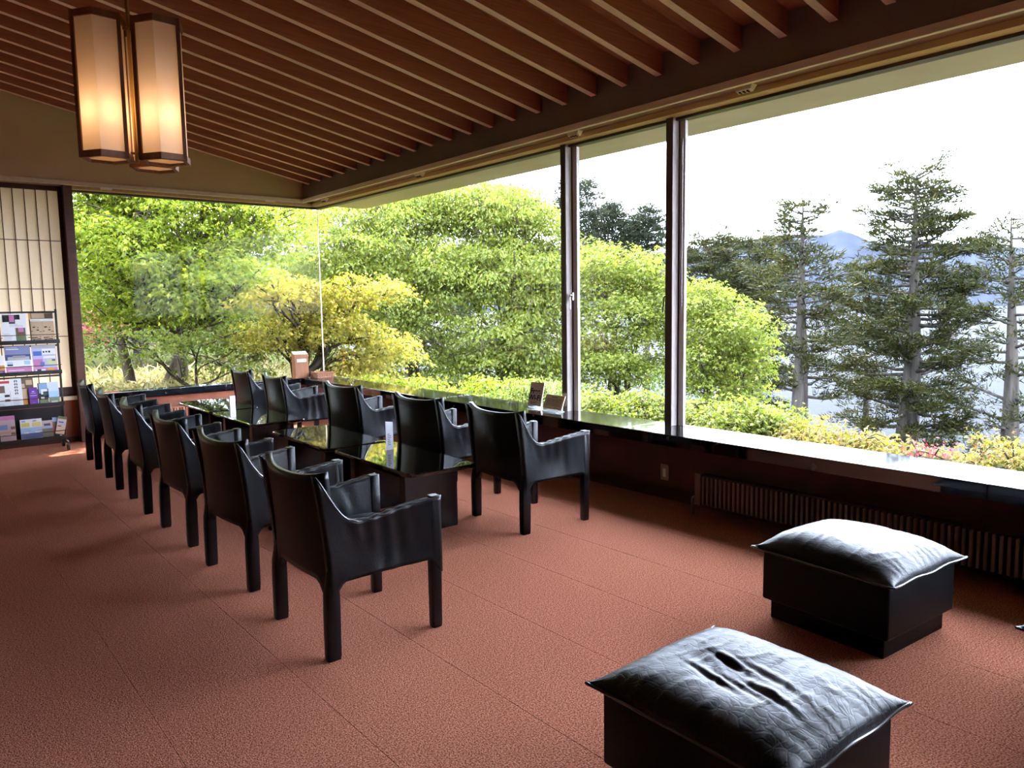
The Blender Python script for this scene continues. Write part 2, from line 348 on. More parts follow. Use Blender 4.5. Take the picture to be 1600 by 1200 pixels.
# side window: three panes between two aluminium mullions
w1 = structure(empty('window_1', (XG, 4, ZS)))
def wp(mb, name, mat, smooth=False): return tp(mb, name, mat, w1)
wp(MB().box(XG-.004, XG+.004, 4.93, YG-.006, ZS, ZT+.02), 'pane', M_glass)
wp(MB().box(XG+.010, XG+.018, 3.76, 4.86, ZS, ZT+.02), 'pane', M_glass)
wp(MB().box(XG-.004, XG+.004, YW0, 3.70, ZS, ZT+.02), 'pane', M_glass)
wp(MB().box(XG-.03, XG+.05, YW0, YG+.02, ZT, ZT+.024), 'top_frame', M_bronze)
for ya, yb in ((4.864, 4.985), (3.694, 3.808)):
    wp(MB().rbox(4.664, 4.672, yb-.064, yb, ZS, ZT+.02, .001), 'mullion_cover', M_bronze)
    wp(MB().rbox(4.672, 4.745, yb-.062, yb-.006, ZS, ZT+.02, .002), 'mullion', M_alu)
    wp(MB().rbox(4.745, 4.775, ya-.004, yb-.03, ZS, ZT+.02, .002), 'sash_stile', M_alu)
    wp(MB().box(4.738, 4.746, yb-.070, yb-.060, ZS, ZT+.02), 'gasket', M_black)
h = MB().rbox(4.690, 4.712, 4.868, 4.892, 1.53, 1.60, .004).tube([(4.70, 4.880, 1.575), (4.665, 4.872, 1.575), (4.655, 4.865, 1.56), (4.655, 4.862, 1.45)], [.008, .008, .007, .006], 6)
wp(h, 'handle', M_chrome)
h = MB().rbox(4.690, 4.712, 3.80, 3.822, 1.46, 1.56, .004).tube([(4.70, 3.812, 1.545), (4.67, 3.818, 1.545), (4.66, 3.822, 1.53), (4.66, 3.826, 1.42)], [.007, .007, .006, .005], 6)
wp(h, 'handle', M_chrome)
# back window
w2 = structure(empty('window_2', (3.2, YG, ZS)))
tp(MB().box(1.70, XG-.004, YG-.004, YG+.004, ZS, ZT+.02), 'pane', M_glass, w2)
tp(MB().box(1.66, XG, YG-.02, YG+.05, ZT, ZT+.024), 'top_frame', M_bronze, w2)
tp(MB().rbox(XG-.006, XG+.006, YG-.006, YG+.006, ZS, ZT, .001), 'corner_joint', M_lip, w2)

# shoji screen beside the back window
post = structure(MB().rbox(1.60, 1.69, 9.80, 10.05, 0.0, 2.93, .004).build('trim_6', M_wood))
d1 = structure(empty('door_1', (0.5, 9.93, 0.53)))
x0s = 1.60; ys0 = 9.90
tp(MB().rbox(1.56, 1.60, ys0, ys0+.035, .60, 2.87, .002), 'stile', M_wood, d1)
tp(MB().rbox(-1.2, 1.60, ys0, ys0+.035, .535, .64, .002), 'bottom_rail', M_wood, d1)
tp(MB().rbox(-1.2, 1.60, ys0, ys0+.035, 2.845, 2.90, .002), 'top_rail', M_wood, d1)
ks = -1.2
bm_ = MB().box(-.004, .004, -.008, .008, .62, 2.86).mesh('lattice_bar', M_wood)
xk = 1.457
while xk > -1.2:
    o = link('lattice_bar', bm_, d1); o.matrix_parent_inverse = Matrix.Translation(-d1.location); o.location = (xk, ys0+.009, 0); xk -= 0.1085
for zz in (2.292, 1.757, 1.222, .69):
    if zz > .7: tp(MB().box(-1.2, 1.57, ys0+.001, ys0+.015, zz-.004, zz+.004), 'cross_bar', M_wood, d1)
tp(MB().box(-1.2, 1.57, ys0+.018, ys0+.020, .60, 2.86), 'paper', M_shoji, d1)
tp(MB().rbox(-1.2, 1.66, 9.865, 9.96, .49, .536, .003), 'threshold', M_lip, d1)
structure(MB().box(XW0, -1.2, 9.90, 10.12, .53, 2.95).build('wall_back_left', M_olive))

# blind brackets in the recess over the windows
bk = MB().add([(-.07, -.03, 0), (.07, -.03, 0), (.07, .03, 0), (-.07, .03, 0), (-.055, -.005, -.045), (.055, -.005, -.045), (.055, .03, -.03), (-.055, .03, -.03)],
              [(0, 1, 2, 3), (7, 6, 5, 4), (0, 4, 5, 1), (1, 5, 6, 2), (2, 6, 7, 3), (3, 7, 4, 0)]).mesh('bracket_body', M_lip)
sl_ = MB().box(-.004, .004, -.018, .018, -.004, .004).mesh('vent_slot', M_dark)
for i, (x, y, rz, lab) in enumerate([(4.53, 3.03, R(90), 'small beige vent box under the header, nearest the camera'),
        (4.53, 4.66, R(90), 'small beige vent box under the header above the nearer mullion pair'),
        (4.53, 7.05, R(90), 'small beige vent box under the header over the big side pane'),
        (4.53, 9.36, R(90), 'small beige vent box under the header at the room corner'),
        (3.98, 9.82, 0, 'small beige vent box over the back window near the corner'),
        (2.04, 9.82, 0, 'small beige vent box over the back window near the shoji post')]):
    b = tag(link('vent_box', bk, None, (x, y, 2.926), (0, 0, rz)), lab, 'vent', 'vent boxes under the headers')
    for k in range(3): link('vent_slot', sl_, b, (-.03+.03*k, .012, -.041))

# wall socket
M_socket = pbr('socket_plate', (0.30, 0.21, 0.15), 0.6, 0.3)
so = tag(empty('wall_socket', (4.42, 3.60, .23)), 'beige wall socket plate on the red wall left of the radiator', 'socket')
MB().rbox(-.008, 0.0, -.038, .038, -.06, .06, .003).build('plate', M_socket, so)
MB().rbox(-.011, -.006, -.014, .014, -.035, .03, .002).build('outlet', M_lip, so)

# radiators
def radiator(name, loc, rz, n, lab, mat, pipe=True):
    r = tag(empty(name, loc, rz), lab, 'radiator')
    L = n*0.0352
    MB().rbox(-.05, 0, .002, .05, 0.085, .31, .003).build('end_cap', mat, r)
    fm = MB().rbox(0, .018, 0, .05, 0.095, .295, .003, 1).mesh('fin', mat)
    for k in range(n): link('fin', fm, r, (0.012+k*.0352, 0, 0))
    MB().rbox(0, L, .012, .075, .298, .306, .002).box(0, L, .03, .07, .09, .298).build('back_box', M_dark if mat is M_rad else mat, r)
    for k in (0.3, L-.3): MB().box(k, k+.03, .06, .145, .15, .25).build('wall_bracket', mat, r)
    if pipe:
        MB().tube([(-.045, .04, .125), (-.075, .04, .125), (-.088, .04, .115), (-.09, .04, .10), (-.09, .04, 0.0)], [.014, .014, .015, .014, .010], 8).build('pipe', mat, r, True)
        MB().tube([(-.066, .04, .125), (-.05, .04, .125)], .02, 8).build('valve', mat, r, True)
    return r
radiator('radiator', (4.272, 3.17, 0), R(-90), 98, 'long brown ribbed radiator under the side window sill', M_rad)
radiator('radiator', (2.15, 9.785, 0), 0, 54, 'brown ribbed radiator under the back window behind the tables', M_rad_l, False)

# ================================================================ FURNITURE
def smooth01(t): t = max(0.0, min(1.0, t)); return t*t*(3-2*t)
def interp(x, pts):
    for (a, b), (c, d) in zip(pts[:-1], pts[1:]):
        if x <= c: return b+(d-b)*((x-a)/(c-a) if c > a else 0)
    return pts[-1][1]
def nz(x, y, z): return mnoise.noise(Vector((x, y, z)))

TOPS = [(0, .806), (.03, .775), (.06, .73), (.10, .675), (.145, .63), (.20, .60), (.27, .586), (.36, .585), (.5, .595), (.7, .610), (1, .628)]
def back_x(z): v = max(0, (z-.30)/.52); return -.288-.055*v**1.6
def make_chair():
    root = empty('leather_armchair')
    nu, nv = 22, 16
    def back(u, v, off):
        au = abs(u); z0 = .335-.06*smooth01((au-.66)/.2); zt = .792+.030*au**3
        z = z0+(zt-z0)*v; x = back_x(z)+.054*u*u*(.35+.65*v)-.012*(1-u*u)*v + off
        y = u*(.300+.016*v - off*.25)
        return (x, y, z + (0 if off == 0 else -.0)*v)
    A = [[back(-1+2*i/nu, j/nv, 0) for j in range(nv+1)] for i in range(nu+1)]
    B = [[back(-1+2*i/nu, j/nv, .030) for j in range(nv+1)] for i in range(nu+1)]
    MB().shell(A, B).build('backrest', M_leather, root, True)
    ns, nv = 40, 16
    for sgn in (1, -1):
        def side(s_, v, off):
            zt = interp(s_, TOPS); zb = .335-.07*smooth01((.13-s_)/.13)-.07*smooth01((s_-.88)/.12)
            z = zb+(zt-zb)*v; xb = back_x(z)+.02; x = xb+(.290-xb)*s_
            sag = math.sin(math.pi*min(1, s_*1.02))*math.sin(math.pi*(.15+.8*v))
            wr = .0075*nz(s_*9, z*4, 2.1+sgn)*math.sin(math.pi*s_) + .0065*math.sin(s_*46+3*v)*max(0, v-.45)*math.exp(-((s_-.45)/.28)**2)
            yo = .314-.020*sag+wr
            zz = z+.0025*math.sin(s_*60)*(v > .97)*math.sin(math.pi*s_)
            return (x, sgn*(yo-off), zz)
        A = [[side(i/ns, j/nv, 0) for j in range(nv+1)] for i in range(ns+1)]
        B = [[side(i/ns, j/nv, .044) for j in range(nv+1)] for i in range(ns+1)]
        arm = MB().shell(A, B).build('arm_panel', M_leather, root, True)
        edge = [side(i/ns, 1, -.001) for i in range(ns+1)]
        pm = MB().tube(edge, .0042, 5)
        pm.tube([side(i/ns, 1, .043) for i in range(6, ns+1)], .0035, 5)
        pm.build('piping', M_pipe, arm, True)
    for sx, sy in ((-1, 1), (-1, -1), (1, 1), (1, -1)):
        m = MB()
        if sx > 0:
            secs = [(0, .262, .021, .024), (.02, .262, .023, .025), (.30, .264, .025, .026), (.45, .264, .026, .026), (.622, .264, .026, .026), (.630, .264, .021, .021)]
        else:
            secs = [(0, -.260, .023, .029), (.02, -.260, .025, .031), (.22, -.258, .027, .0315), (.29, -.257, .0265, .030), (.34, -.255, .022, .024), (.40, -.252, .018, .018)]
        rings = []
        for z, x, hy, hx in secs:
            ring = []; rr = .008
            for cx, cy, a0 in ((1, 1, 0), (-1, 1, 90), (-1, -1, 180), (1, -1, 270)):
                for a in (0, 45, 90):
                    t_ = R(a0+a); ring.append((x+cx*(hx-rr)+rr*math.cos(t_), sy*.287+cy*(hy-rr)+rr*math.sin(t_), z))
            rings.append(ring)
        vv = [p for r_ in rings for p in r_]; n = 12
        ff = [(i*n+j, i*n+(j+1) % n, (i+1)*n+(j+1) % n, (i+1)*n+j) for i in range(len(rings)-1) for j in range(n)]
        ff += [tuple(range(n-1, -1, -1)), tuple((len(rings)-1)*n+j for j in range(n))]
        m.add(vv, ff).build('leg', M_leather, root, 'auto')
    # seat
    n = 18
    def seat(i, j, top):
        u = -1+2*i/n; v = -1+2*j/n
        e = (max(0, 1-abs(u)**6)*max(0, 1-abs(v)**6))**.5
        z = (.425+.035*e+.006*nz(u*2, v*2, 5)) if top else .36+.012*(1-e)
        return (.005+.272*u, .272*v, z)
    MB().shell([[seat(i, j, 1) for j in range(n+1)] for i in range(n+1)], [[seat(i, j, 0) for j in range(n+1)] for i in range(n+1)]).build('seat', M_leather, root, True)
    MB().rbox(.255, .285, -.262, .262, .33, .42, .006).build('seat_front', M_leather, root)
    return root
chair0 = make_chair()
rowL = 'black leather armchairs in the row nearer the room'
rowR = 'black leather armchairs in the row by the window'
CH = [  # x centre, y centre, turn (deg), label, group
    (1.620, 3.182, -0.6, 'black leather armchair at the near end of the left row, largest in view', rowL),
    (1.637, 4.222, 3.6, 'black leather armchair in the left row, second from the near end', rowL),
    (1.640, 5.226, 1.0, 'black leather armchair in the left row, third from the near end', rowL),
    (1.648, 6.240, -3.0, 'black leather armchair in the left row, fourth from the near end', rowL),
    (1.668, 7.225, -3.5, 'black leather armchair in the left row, fifth from the near end', rowL),
    (1.706, 8.275, -3.0, 'black leather armchair at the far end of the left row beside the shoji post', rowL),
    (3.395, 3.975, -3.0, 'black leather armchair at the near end of the window-side row, below the sign', rowR),
    (3.385, 4.955, 2.0, 'black leather armchair in the window-side row, second from the near end', rowR),
    (3.400, 6.240, 2.0, 'black leather armchair in the window-side row, middle one of five', rowR),
    (3.34, 7.640, -3.0, 'black leather armchair in the window-side row, second from the far corner', rowR),
    (3.36, 8.660, -2.0, 'black leather armchair at the far end of the window-side row, near the back sill', rowR)]
for i, (x, y, a, lab, grp) in enumerate(CH):
    o = chair0 if i == 0 else copy_tree(chair0)
    o.location = (x, y, 0); o.rotation_euler = (0, 0, R(a)); tag(o, lab, 'armchair', grp)

# low black tables
def rounded(x0, x1, y0, y1, r, n=6):
    p = []
    for cx, cy, a0 in ((x1-r, y1-r, 0), (x0+r, y1-r, 90), (x0+r, y0+r, 180), (x1-r, y0+r, 270)):
        for k in range(n+1): a = R(a0+90*k/n); p.append((cx+r*math.cos(a), cy+r*math.sin(a)))
    return p
def make_table():
    r = empty('low_table')
    m = MB(); o1 = rounded(-.26, .26, -.565, .565, .05); o2 = rounded(-.254, .254, -.559, .559, .046); n = len(o1)
    vv = [(x, y, .422) for x, y in o2]+[(x, y, .428) for x, y in o1]+[(x, y, .443) for x, y in o1]+[(x, y, .45) for x, y in o2]
    ff = [(k*n+i, k*n+(i+1) % n, (k+1)*n+(i+1) % n, (k+1)*n+i) for k in range(3) for i in range(n)]+[tuple(range(n-1, -1, -1)), tuple(range(3*n, 4*n))]
    m.add(vv, ff).build('table_top', M_table, r)
    for sy in (-1, 1):
        MB().rbox(-.205, .205, sy*.36-.035, sy*.36+.035, 0, .422, .006).build('leg', M_tleg, r)
    MB().rbox(-.02, .02, -.33, .33, .30, .40, .004).build('stretcher', M_tleg, r)
    return r
tb0 = make_table()
for i, (x, y, a, lab) in enumerate([(2.715, 4.565, -1.2, 'low black gloss table nearest the camera, carrying a white card'),
        (2.715, 5.745, -1.0, 'low black gloss table second from the camera, nothing on it'),
        (2.735, 7.335, 0.4, 'low black gloss table third from the camera, carrying a white card'),
        (2.735, 8.520, 0.3, 'low black gloss table farthest from the camera, by the back wall')]):
    o = tb0 if i == 0 else copy_tree(tb0)
    o.location = (x, y, 0); o.rotation_euler = (0, 0, R(a)); tag(o, lab, 'table', 'low black tables between the chair rows')

M_ink = pbr('ink_grey', (0.12, 0.10, 0.13), 0.8, 0.1); M_inkred = pbr('ink_red', (0.35, 0.10, 0.14), 0.8, 0.1)
def tent(loc, rz, lab):
    r = tag(empty('menu_card', loc, rz), lab, 'card')
    w, h = .036, .205
    tri = [(w*math.cos(R(a)), w*math.sin(R(a))) for a in (90, 210, 330)]
    MB().prism(tri, 0, h).build('card', M_paperwhite, r)
    for k in range(3):
        a, b = Vector((*tri[k], 0)), Vector((*tri[(k+1) % 3], 0)); d = (b-a).normalized(); nrm = Vector((d.y, -d.x, 0)); L = (b-a).length
        m = MB()
        rng = random.Random(k+int(rz*10))
        for q in range(7):
            z = .115-.013*q; l_ = rng.uniform(.45, .8)*L*.62; p0 = a+d*(L*.22)+nrm*.0006; p1 = p0+d*l_
            m.add([(p0.x, p0.y, z), (p1.x, p1.y, z), (p1.x, p1.y, z+.0045), (p0.x, p0.y, z+.0045)], [(0, 1, 2, 3)], 1 if q in (2, 3) else 0)
        m.build('printed_text', [M_ink, M_inkred], r)
tent((2.775, 4.845, .45), R(2), 'white folded text card standing on the nearest black table')
tent((2.52, 7.42, .45), R(20), 'white folded text card standing on a black table further back')

# ottomans
def make_ottoman(dent, seed):
    r = empty('leather_ottoman')
    MB().rbox(-.255, .255, -.275, .275, 0, .10, .006).build('plinth', M_vinyl, r)
    MB().rbox(-.283, .283, -.305, .305, .092, .325, .012, 3).build('body', M_vinyl, r, 'auto')
    MB().tube([(-.281, -.303, .325), (.281, -.303, .325), (.281, .303, .325), (-.281, .303, .325), (-.281, -.303, .325)], .005, 6).build('edge_piping', M_pipe, r, True)
    n = 84; HX, HY = .300, .325
    def p(i, j, top):
        u = -1+2*i/n; v = -1+2*j/n
        fx = HX*u*(1+.045*(abs(v)**8)*abs(u)**8); fy = HY*v*(1+.045*(abs(u)**8)*abs(v)**8)
        eu, ev = max(0., 1-abs(u)**4.5), max(0., 1-abs(v)**4.5); e = (eu*ev)**.60
        rim = .338 + .010*(abs(u*v)**6) + .004*math.sin(7*u+seed)*(1-e)
        if not top: return (fx*.985, fy*.985, rim-.012-.004*e)
        z = rim+.088*e
        q = Vector((fx*6+seed, fy*6, seed))
        cr = 1-abs(mnoise.noise(q*1.5+Vector((0, 0, 3)))); cr2 = 1-abs(mnoise.noise(Vector((fx*7, fy*20, seed+1))))
        z += e*(.010*mnoise.noise(q*.6) + .0014*(cr**6) + .0034*(cr2**7))
        if dent:
            z -= .018*math.exp(-((fx+.05)**2/.010+(fy-.02)**2/.022))
            t_ = fx*.978-fy*.21; s_ = fx*.21+fy*.978
            for to, so_, ln, amp in ((-.107, .02, .085, .008), (-.046, -.13, .085, .009), (-.003, .064, .055, .010), (-.075, -.05, .10, .005), (.03, -.06, .12, .004)):
                k_ = math.exp(-((s_-so_)/ln)**2); w_ = t_-to+.5*(s_-so_)**2
                z += k_*amp*(-math.exp(-(w_/.010)**2)+.8*math.exp(-((w_-.020)/.013)**2))
        # gathers running in from the rim
        for c_, w_ in ((u, v), (v, u)):
            z += .0014*e**.5*max(0, abs(c_)-.55)*2*math.sin(w_*38+6*mnoise.noise(Vector((w_*3, c_*2, seed))))
        return (fx, fy, z)
    A = [[p(i, j, 1) for j in range(n+1)] for i in range(n+1)]
    B = [[p(i, j, 0) for j in range(n+1)] for i in range(n+1)]
    c = MB().shell(A, B).build('cushion', M_leather2, r, True)
    ring = [A[0][j] for j in range(n+1)]+[A[i][n] for i in range(1, n+1)]+[A[n][j] for j in range(n-1, -1, -1)]+[A[i][0] for i in range(n-1, -1, -1)]
    ring = [(x*1.004, y*1.004, z-.004) for x, y, z in ring]
    MB().tube(ring, .0055, 6).build('piping', M_pipe, c, True)
    return r
oa = make_ottoman(True, 1.7); oa.location = (1.866, 1.222, 0); oa.rotation_euler = (0, 0, R(-1.0))
tag(oa, 'black leather ottoman with dented creased cushion, nearest the camera', 'ottoman', 'black leather ottomans')
ob = make_ottoman(False, 4.2); ob.location = (3.37, 1.622, 0); ob.rotation_euler = (0, 0, R(-4.0))
tag(ob, 'black leather ottoman standing in front of the radiator', 'ottoman', 'black leather ottomans')
oc = copy_tree(ob); oc.location = (3.30, .525, 0); oc.rotation_euler = (0, 0, R(1.0))
tag(oc, 'black leather ottoman at the right edge, only a cushion corner showing', 'ottoman', 'black leather ottomans')

# things on the sills
wb_ = tag(empty('wooden_box', (4.355, 9.965, ZS)), 'tall narrow wooden box with white label on the corner sill', 'box')
MB().rbox(-.098, .098, -.055, .055, 0, .335, .003).build('body', M_box, wb_)
m = MB().add([(-.10, -.058, .29), (.10, -.058, .29), (.10, .058, .29), (-.10, .058, .29), (-.10, -.058, .31), (.10, -.058, .31), (.10, .03, .365), (-.10, .03, .365), (.10, .058, .365), (-.10, .058, .365)],
             [(3, 2, 1, 0), (0, 1, 5, 4), (4, 5, 6, 7), (7, 6, 8, 9), (9, 8, 2, 3), (1, 2, 8, 6, 5), (0, 4, 7, 9, 3)])
m.build('lid', M_box, wb_)
MB().box(-.066, .066, -.0565, -.055, .225, .265).build('label_plate', M_paperwhite, wb_)
m = MB()
for k in range(5): m.box(-.055+.023*k, -.04+.023*k, -.0572, -.0565, .238, .252)
m.build('printed_text', M_ink, wb_)

M_wick = pbr('wicker_straw', (0.20, 0.07, 0.022), 0.6, 0.3); M_wick2 = pbr('wicker_straw_dark', (0.13, 0.043, 0.018), 0.6, 0.3)
bs = tag(empty('wicker_basket', (4.60, 9.80, ZS)), 'shallow woven wicker tray in the corner beside the wooden box', 'basket')
bx, by, bh = .118, .105, .075
MB().box(-bx+.004, bx-.004, -by+.004, by-.004, 0, .006).build('base', M_wick2, bs)
w = MB()
def weave(ax, L, pos, sgn):
    n = 18; rows = 5; dl = 2*L/n; dh = bh/rows
    for i in range(n):
        for j in range(rows):
            o_ = .0035 if (i+j) % 2 else .0008; a = -L+i*dl+.001; b = a+dl-.002; z0 = j*dh+.0008; z1 = z0+dh-.0016
            if ax == 'x': w.box(a, b, min(pos, pos+sgn*o_)-.002, max(pos, pos+sgn*o_)+.002, z0, z1, (i+j) % 2)
            else: w.box(min(pos, pos+sgn*o_)-.002, max(pos, pos+sgn*o_)+.002, a, b, z0, z1, (i+j) % 2)
weave('x', bx, -by, -1); weave('x', bx, by, 1); weave('y', by, -bx, -1); weave('y', by, bx, 1)
wo_ = w.build('woven_wall', [M_wick2, M_wick], bs); wo_['kind'] = 'stuff'
MB().tube([(-bx, -by, bh), (bx, -by, bh), (bx, by, bh), (-bx, by, bh), (-bx, -by, bh)], .005, 6).build('rim', M_wick, bs)

def text_mesh(txt, size, mat, name, bold=0.0):
    cu = bpy.data.curves.new('txt', 'FONT'); cu.body = txt; cu.size = size; cu.align_x = 'CENTER'; cu.align_y = 'CENTER'; cu.offset = bold; cu.extrude = .0003
    ob_ = bpy.data.objects.new('txt', cu); COL.objects.link(ob_)
    bpy.context.view_layer.update()
    me = bpy.data.meshes.new_from_object(ob_.evaluated_get(bpy.context.evaluated_depsgraph_get()))
    bpy.data.objects.remove(ob_); bpy.data.curves.remove(cu); me.name = name; me.materials.clear(); me.materials.append(mat); return me
M_kraft = pbr('sign_board', (0.80, 0.66, 0.55), 0.8, 0.2); M_kraft2 = pbr('notice_board', (0.86, 0.72, 0.48), 0.8, 0.2)
M_navy = pbr('ink_navy', (0.006, 0.008, 0.025), 0.7, 0.2); M_orange = pbr('ink_orange', (0.45, 0.14, 0.06), 0.7, 0.2)
def stand(loc, rz, lean): r = empty('sign', loc, rz); return r
LEAN = R(-14)
# wi-fi sign: leans back on a small acrylic stand, faces the room
sg = tag(empty('wifi_sign', (4.615, 5.305, ZS), R(-90+5)), 'upright brown sign reading Free Wi-Fi on the side window sill', 'sign')
bd = MB().rbox(-.085, .085, -.004, .004, 0, .225, .001).build('board', M_kraft, sg, loc=(0, -.01, .018), rot=(LEAN, 0, 0))
def put(me, par, x, z): o = link(me.name, me, par, (x, -.0046, z), (R(90), 0, 0)); return o
put(text_mesh('Free', .070, M_navy, 'lettering', .0018), bd, -.012, .140)
put(text_mesh('Wi-Fi', .070, M_navy, 'lettering', .0018), bd, -.010, .078)
wv = MB()
for k, rr in enumerate((.010, .018, .026)):
    pts = [(.060+rr*math.cos(R(a)), -.0048, .160+rr*math.sin(R(a))) for a in range(5, 90, 17)]
    wv.tube(pts, .0016, 4)
wv.build('signal_mark', M_navy, bd)
m = MB().box(-.055, .03, -.0048, -.0042, .036, .041).box(-.055, .012, -.0048, -.0042, .026, .031)
m.build('small_print', M_orange, bd)
MB().box(-.05, .03, -.0048, -.0042, .012, .016).build('small_print', M_ink, bd)
def acrylic(par, wd):
    s_ = MB().rbox(-wd, wd, -.05, .055, 0, .004, .001).rbox(-wd, wd, -.032, -.028, .003, .03, .001).rbox(-wd, wd, .034, .038, .003, .10, .001)
    s_.build('acrylic_stand', M_acryl, par)
acrylic(sg, .06)
# low notice beside it
sn = tag(empty('notice_card', (4.575, 5.015, ZS), R(-90-3)), 'low tan notice card with lines of print beside the wifi sign', 'sign')
bd = MB().rbox(-.132, .132, -.004, .004, 0, .135, .001).build('board', M_kraft2, sn, loc=(0, -.01, .018), rot=(R(-22), 0, 0))
MB().box(-.045, .035, -.0048, -.0042, .112, .118).build('title', M_orange, bd)
m = MB(); rg = random.Random(4)
for q in range(5):
    x = -.10
    while x < .10:
        l_ = rg.uniform(.02, .06); m.box(x, min(x+l_, .105), -.0048, -.0042, .092-.014*q, .0955-.014*q); x += l_+.006
m.box(.02, .085, -.0048, -.0042, .014, .018); m.build('printed_text', M_ink, bd)
acrylic(sn, .10)

# pendant lamp: three hexagonal paper shades round a brass rod
lc = at(207, 140, 4.6); lx, ly = lc.x, lc.y; zb, zt = 2.285, 3.01
lp = tag(empty('pendant_lamp', (lx, ly, zb)), 'pendant of three hexagonal paper lanterns in wood frames hanging from the ceiling', 'lamp')
Rr = .124
vd = Vector((lx, ly, 0)).normalized(); sd = Vector((vd.y, -vd.x, 0))
H_ = zt-zb
def hexpts(c, r_, rot): return [(c.x+r_*math.cos(rot+R(60*k)), c.y+r_*math.sin(rot+R(60*k))) for k in range(6)]
cent = [sd*(-.137)+vd*(-.03), sd*(.139)+vd*(-.06), sd*(.09)+vd*(.185)]
base_rot = math.atan2(vd.y, vd.x)+R(-12)
for ci, c in enumerate(cent):
    sh = empty('lantern', (c.x, c.y, 0), 0, lp); O = Vector((0, 0, 0))
    rot = base_rot
    for k in range(6):       # paper faces
        a, b = hexpts(O, Rr-.006, rot)[k], hexpts(O, Rr-.006, rot)[(k+1) % 6]
        MB().add([(a[0], a[1], .02), (b[0], b[1], .02), (b[0], b[1], H_-.02), (a[0], a[1], H_-.02)], [(0, 1, 2, 3)]).build('paper_panel', M_lamp, sh)
    for k in range(6):
        if k % 2 == 0:
            a = hexpts(O, Rr, rot)[k]; an = rot+R(60*k)
            q = [(a[0]+math.cos(an+d_)*.013, a[1]+math.sin(an+d_)*.013) for d_ in (R(0), R(90), R(180), R(270))]
            MB().prism(q, .0, H_).build('frame_post', M_lampwood, sh)
    for z0, z1, nm in ((0, .034, 'bottom_rim'), (H_-.034, H_, 'top_rim')):
        m = MB(); o1 = hexpts(O, Rr+.006, rot); i1 = hexpts(O, Rr-.016, rot)
        for k in range(6):
            k2 = (k+1) % 6; m.prism([o1[k], o1[k2], i1[k2], i1[k]], z0, z1)
        m.build(nm, M_lampwood, sh)
    MB().prism(hexpts(O, Rr-.014, rot), .014, .016).build('bottom_paper', M_lamp, sh)
    MB().prism(hexpts(O, Rr-.014, rot), H_-.016, H_-.012).build('top_cover', M_lampwood, sh)
    L_ = bpy.data.lights.new('bulb', 'POINT'); L_.energy = 0.36; L_.color = (1.0, .60, .33); L_.shadow_soft_size = .035
    lo = bpy.data.objects.new('bulb', L_); COL.objects.link(lo); lo.parent = sh; lo.location = (0, 0, .235)
zc = zslat(lx)+.15
MB().tube([(0, 0, .0), (0, 0, zc-zb)], .011, 8).build('rod', M_brass, lp, True)
MB().tube([(0, 0, zc-zb-.03), (0, 0, zc-zb)], .06, 16).build('canopy', M_brass, lp, True)
for c in cent:
    for z in (.05, H_-.04): MB().tube([(0, 0, z), (c.x*.55, c.y*.55, z)], .007, 6).build('bracket', M_lampwood, lp)

# brochure rack
rk = tag(empty('brochure_rack', (.93, 9.52, 0)), 'black metal brochure rack on casters in front of the shoji', 'rack')
RX0, RX1 = -.55, .475
for x in (RX0, RX1-.018):
    MB().rbox(x, x+.018, -.02, .02, .085, 1.53, .003).build('upright', M_rack, rk)
    MB().rbox(x, x+.018, -.17, .17, .075, .10, .003).build('foot', M_rack, rk)
    for s_ in (-1, 1):
        ca = MB().tube([(x-.004, s_*.155, .033), (x+.022, s_*.155, .033)], .033, 14).build('caster', M_rubber, rk, 'auto')
        MB().box(x+.004, x+.014, s_*.155-.012, s_*.155+.012, .05, .08).build('fork', M_chrome, ca)
SHV = [1.175, .845, .495, .125]
for z in SHV:
    m = MB().rbox(RX0, RX1, -.075, -.01, z-.012, z, .002).rbox(RX0, RX1, -.078, -.072, z-.012, z+.03, .002)
    m.build('shelf', M_rack, rk)
    MB().tube([(RX0, -.078, z+.085), (RX1, -.078, z+.085)], .0035, 6).build('retaining_wire', M_chrome, rk)
for z0, z1 in ((.14, .47), ): MB().rbox(RX0, RX1, -.006, .0, z0, z1, .002).build('back_panel', M_rack, rk)
for z in (1.50, 1.14, .81): MB().rbox(RX0, RX1, -.004, .006, z-.01, z+.01, .002).build('cross_rail', M_rack, rk)

PM = {}
def ink(c):
    if c not in PM: PM[c] = pbr('print_%d' % len(PM), c, 0.5, 0.4)
    return PM[c]
WHT, GRY, TAN, NVY, PNK, BLK, BRN, SKY, PUR, ORG, GRN, YEL, RED, LAV = (.72, .70, .68), (.42, .40, .40), (.50, .35, .21), (.05, .07, .16), (.50, .17, .33), (.015, .015, .018), (.14, .075, .045), (.34, .50, .72), (.13, .025, .26), (.60, .27, .05), (.16, .20, .09), (.66, .55, .14), (.48, .05, .06), (.45, .42, .60)
def brochure(x, z, w_, h_, base, marks, lab, dy=0.0, tilt=10, roll=0, cat='brochure'):
    b = tag(empty('brochure', (.93+x, 9.52-.060+dy, z+.002)), lab, cat, 'brochures in the rack')
    b.rotation_euler = (R(-tilt), R(roll), 0)
    MB().rbox(-w_/2, w_/2, -.002, .003, 0, h_, .0008, 1).build('cover', ink(base), b)
    cols = []; m = MB()
    for k, (u0, v0, u1, v1, c) in enumerate(marks):
        if c not in cols: cols.append(c)
        y_ = -.0024-.00006*k
        m.add([(-w_/2+u0*w_, y_, v0*h_), (-w_/2+u1*w_, y_, v0*h_), (-w_/2+u1*w_, y_, v1*h_), (-w_/2+u0*w_, y_, v1*h_)], [(0, 1, 2, 3)], cols.index(c))
    if marks: m.build('print', [ink(c) for c in cols], b)
